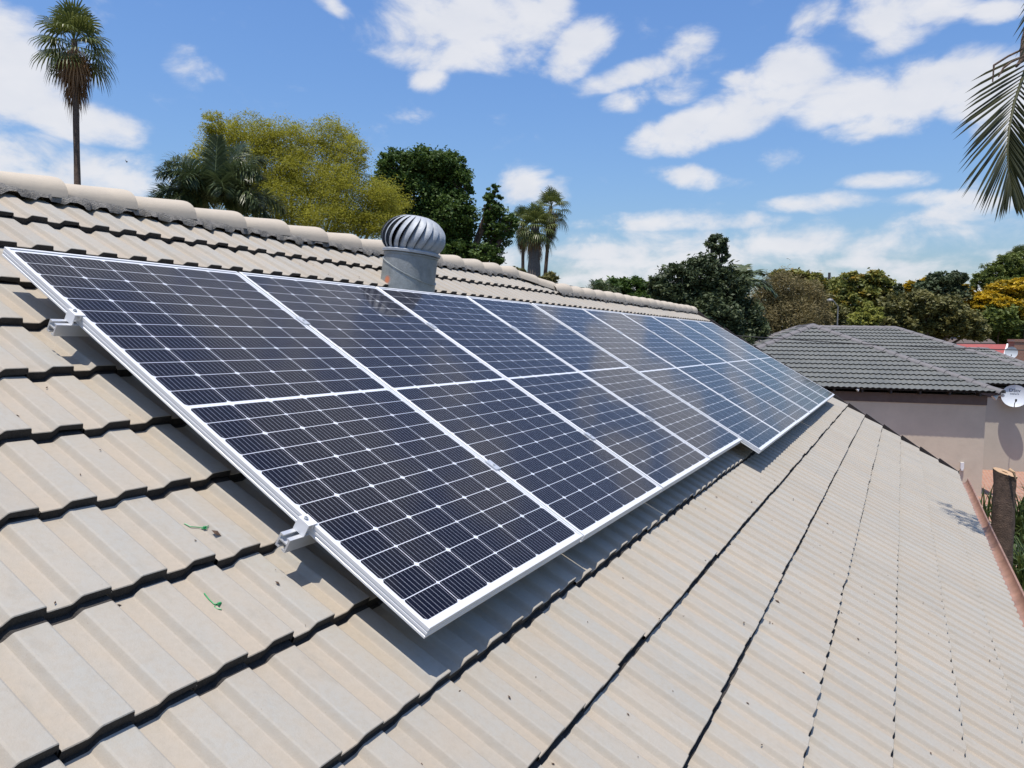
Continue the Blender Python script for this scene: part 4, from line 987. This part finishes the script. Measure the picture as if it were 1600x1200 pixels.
# near palm whose frond hangs into the top right corner
NP = 3.3
pr_px = [(1668, -40), (1630, 40), (1602, 110), (1585, 160), (1577, 200), (1574, 234), (1576, 270), (1580, 292)]
K_ = 2.18; pr_d = [K_*d_ for d_ in (3.62, 3.5, 3.40, 3.34, 3.30, 3.27, 3.25, 3.24)]
crown_c = at(1860, -210, 4.1*K_); pbase = Vector((crown_c.x, crown_c.y, 0))
npalm = thing('feather_palm', 'near palm just out of frame whose pinnate frond hangs into the top right corner', 'palm tree', pbase)
mb = MB(); mb.tube([pbase, pbase.lerp(crown_c, .5), crown_c], [.2, .17, .13], 14); mb.build('trunk', M['bark_grey'], npalm, True)
def px_frond(pts, leaf_left, leaf_right, name='frond'):
    """frond with midrib through the given points; leaf_* give (angle of leaflet tip direction in the picture, length) along it"""
    arr, rach = [], MB(); rach.tube(pts, [.011*K_*(1-.75*i/(len(pts)-1)) for i in range(len(pts))], 8, 0, True, (1, 1, 1))
    n_ = len(pts)-1
    for (lst, sg) in ((leaf_left, -1), (leaf_right, 1)):
        m_ = len(lst)
        for k, (q, ang, L_) in enumerate(lst):
            i = min(n_-1, int(q*n_)); p = pts[i].lerp(pts[i+1], q*n_-i)
            a = R(ang); e = (RIGHT*math.sin(a) + DOWN*math.cos(a)).normalized()
            e = (e + FWD*random.uniform(-.18, .10)).normalized()
            tn = FWD.cross(e).normalized(); w_ = (tn*.75 + FWD*random.uniform(.35, .75)*sg).normalized()*.0074*K_; dn = -FWD*.004*K_; L_ = L_*K_
            t0, t1, t2, t3 = p, p + e*L_*.35, p + e*L_*.75 + DOWN*L_*.01, p + e*L_ + DOWN*L_*.035
            tt = random.uniform(.1, .95)
            vs = [t0 - w_*.4, t0 + dn, t0 + w_*.4, t1 - w_, t1 + dn*1.5, t1 + w_, t2 - w_*.8, t2 + dn, t2 + w_*.8, t3]
            arr.append((vs, [(0, 1, 4, 3), (1, 2, 5, 4), (3, 4, 7, 6), (4, 5, 8, 7), (6, 7, 9), (7, 8, 9)], tt))
    mb_ = MB()
    for vs, fs, t in arr: mb_.add(vs, fs, 0, (t, t, t))
    rr_ = rach.build(name, LM['near'], npalm, True); mb_.build('leaflets', LM['near'], rr_)
pts = [crown_c, crown_c.lerp(at(*pr_px[0], pr_d[0]), .6) + Vector((0, 0, .12))] + [at(x, y, d) for (x, y), d in zip(pr_px, pr_d)]
LF, RT = [], []
for k in range(44):
    u = k/43; q = .40 + .598*u
    Lk = .94*(.365 - .02*u if u < .5 else .355 - .23*((u-.5)/.5)**1.3)*random.uniform(.95, 1.05)
    LF.append((q, -66 + 58*u**.9 + random.uniform(-2.5, 2.5), Lk))
    RT.append((q, 56 - 46*u**.9 + random.uniform(-2.5, 2.5), Lk*.92))
px_frond(pts, LF, RT)
# a second frond above it, and a dry bent leaflet pair
p2 = [crown_c, at(1760, -190, 3.9*K_), at(1690, -130, 3.6*K_), at(1650, -50, 3.4*K_), at(1640, 10, 3.3*K_)]
px_frond(p2, [(.35 + .64*k/18, -60 + 35*k/18, .30) for k in range(18)], [(.35 + .64*k/18, 50 - 30*k/18, .30) for k in range(18)])
mb = MB()
for pl in ([(1604, 74), (1575, 88), (1553, 102), (1551, 128)], [(1603, 86), (1580, 97), (1568, 106), (1560, 120)]):
    mb.tube([at(x, y, 3.36*K_) for x, y in pl], [.010, .010, .011, .006], 6)
mb.tube([at(1606, 40, 3.42*K_), at(1600, 62, 3.42*K_), at(1597, 92, 3.40*K_), at(1588, 104, 3.38*K_)], [.027, .027, .023, .012], 8)
mb.build('dry_leaf_stalk', M['bark'], npalm, True)

# pruned stump and strappy plants beyond the gutter
st = at(1570, 738, 11.2); sb = Vector((st.x+.05, st.y-.02, 0))
stump = thing('tree_stump', 'sawn off brown tree trunk with a fresh pale cut, beyond the gutter', 'stump', sb)
mb = MB(); n_ = 30; KS = 20; vs = []
for i in range(n_+1):
    q = i/n_; c0 = sb.lerp(st, q)
    for k in range(KS):
        th = 2*math.pi*k/KS; r_ = (.158 - .02*q + .012*(q > .97))*(1 + .05*math.sin(3*th+1) + .04*math.sin(7*th + q*9)) * random.uniform(.97, 1.03)
        dz = .05*math.cos(th-1.2) if i == n_ else 0
        vs.append(c0 + Vector((math.cos(th)*r_, math.sin(th)*r_, dz)))
mb.add(vs, [(i*KS+k, i*KS+(k+1) % KS, (i+1)*KS+(k+1) % KS, (i+1)*KS+k) for i in range(n_) for k in range(KS)]); mb.build('bark', M['bark'], stump, True)
mb = MB(); topv = [v + Vector((0, 0, .004)) for v in vs[-KS:]]; cc = sum(topv, Vector())/KS
ring2 = [v.lerp(cc, .72) for v in topv]; ring3 = [v - Vector((0, 0, .05)) for v in ring2]
mb.add(topv + ring2 + ring3, [(k, (k+1) % KS, KS+(k+1) % KS, KS+k) for k in range(KS)] + [(KS+k, KS+(k+1) % KS, 2*KS+(k+1) % KS, 2*KS+k) for k in range(KS)] + [tuple(2*KS+k for k in range(KS))]); mb.build('cut_face', M['cut'], stump)
mb = MB(); p_ = [at(1577, 733, 11.05), at(1584, 738, 11.0), at(1588, 752, 11.0)]; mb.tube(p_, [.022, .020, .006], 8); mb.build('torn_splinter', M['cut'], stump, True)
def strap_plant(px, py, h, n, label):
    g = on_ground(px, py); arr = []
    for i in range(n):
        az = random.random()*6.283; el = R(random.uniform(35, 88)); d = Vector((math.cos(az)*math.cos(el), math.sin(az)*math.cos(el), math.sin(el)))
        L_ = h*random.uniform(.7, 1.25); b0 = g + Vector((random.uniform(-.25, .25), random.uniform(-.25, .25), 0)); s0 = d.cross(Vector((0, 0, 1))).normalized()*.018*random.uniform(.8, 1.5)
        p = [b0]; dd = d.copy()
        for k in range(5): dd = (dd + Vector((0, 0, -.26*(k*.5)))).normalized(); p.append(p[-1] + dd*L_/5)
        vs = []; wd = [1, 1.2, 1.1, .9, .6, .05]
        for k, q in enumerate(p): vs += [q - s0*wd[k], q + s0*wd[k]]
        arr.append((vs, [(2*k, 2*k+1, 2*k+3, 2*k+2) for k in range(5)], random.random()))
    o = arr_build(arr, 'strap_leaf_plant', LM['strap'], None); tag(o, label, 'plant', 'strap leaved plants beyond the gutter')
strap_plant(1545, 845, 1.15, 130, 'strappy green plant between the gutter and the stump')
strap_plant(1604, 850, 1.35, 170, 'dense strappy plant at the right edge behind the stump')
strap_plant(1585, 905, 1.0, 120, 'low strappy plant at the foot of the stump')
strap_plant(1620, 935, 1.2, 130, 'strappy plant in the right corner, nearest the gutter')
strap_plant(1640, 800, 1.3, 110, 'strappy plant farthest right, by the house wall')

# ---------------------------------------------------------------- poles, lamp, cable, bird
def pole(px, py_top, depth, r, mat): 
    top = at(px, py_top, depth); return top, Vector((top.x, top.y, 0))
top, bs = pole(1296, 426, 72, .12, 0); t_ = thing('utility_pole', 'dark utility pole rising above the trees', 'pole', bs)
mb = MB(); mb.tube([bs, top], [.16, .12], 10); mb.build('shaft', M['pole'], t_, True); mb = MB(); e_ = Vector((RIGHT.x, RIGHT.y, 0)).normalized(); mb.tube([top - e_*.5 + Vector((0, 0, -.5)), top + e_*.1 + Vector((0, 0, -.5))], .06, 6); mb.build('crossarm', M['pole'], t_)
top, bs = pole(1309.5, 479, 44, .05, 0); t_ = thing('street_lamp', 'grey street lamp with a white head among the trees', 'street lamp', bs)
hd = at(1297, 469.5, 44); mb = MB(); mb.tube([bs, bs.lerp(top, .6), top, top.lerp(hd, .6) + Vector((0, 0, .12)), hd], [.06, .045, .035, .028, .025], 8); mb.build('post', M['lamp_grey'], t_, True)
mb = MB(); mb.lathe([(.04, .12), (.16, .06), (.20, .0), (.16, -.05), (0, -.07)], 14, 0, Matrix.Translation(hd)); mb.build('lamp_head', M['lamp_grey'], t_, True)
mb = MB(); A, B = at(1090, 520, 19), at(1760, 550, 19); mb.tube([A.lerp(B, i/24) + Vector((0, 0, -.10*math.sin(math.pi*i/24))) for i in range(25)], .011, 6)
tag(mb.build('overhead_cable', M['cable']), 'thin black cable strung in front of the grey hip roof', 'cable')
bc = at(197.5, 252, 55); mb = MB(); e1 = RIGHT*.045*55/55; S_ = 55/FPX
def bp(x, y, z=0): return bc + RIGHT*(x*S_) + DOWN*(y*S_) + FWD*(z*S_)
mb.tube([bp(-1.2, -.3), bp(-.5, 0), bp(.6, .5), bp(1.6, .8), bp(2.2, 1.0)], [.01, .035, .045, .03, .008], 8)
mb.add([bp(.3, .4, -.5), bp(1.0, .6, .5), bp(-.6, -1.2, .2), bp(-2.3, -3.0, .3), bp(-1.6, -1.2, -.3)], [(0, 1, 2), (0, 2, 4), (4, 2, 3)]); mb.add([bp(.5, .5, 0), bp(1.3, .8, .4), bp(-.2, 2.2, 1.5), bp(-.6, 1.4, 1.0)], [(0, 1, 2, 3)])
tag(mb.build('bird', M['bird']), 'small dark bird flying beside the tall palm trunk', 'bird')
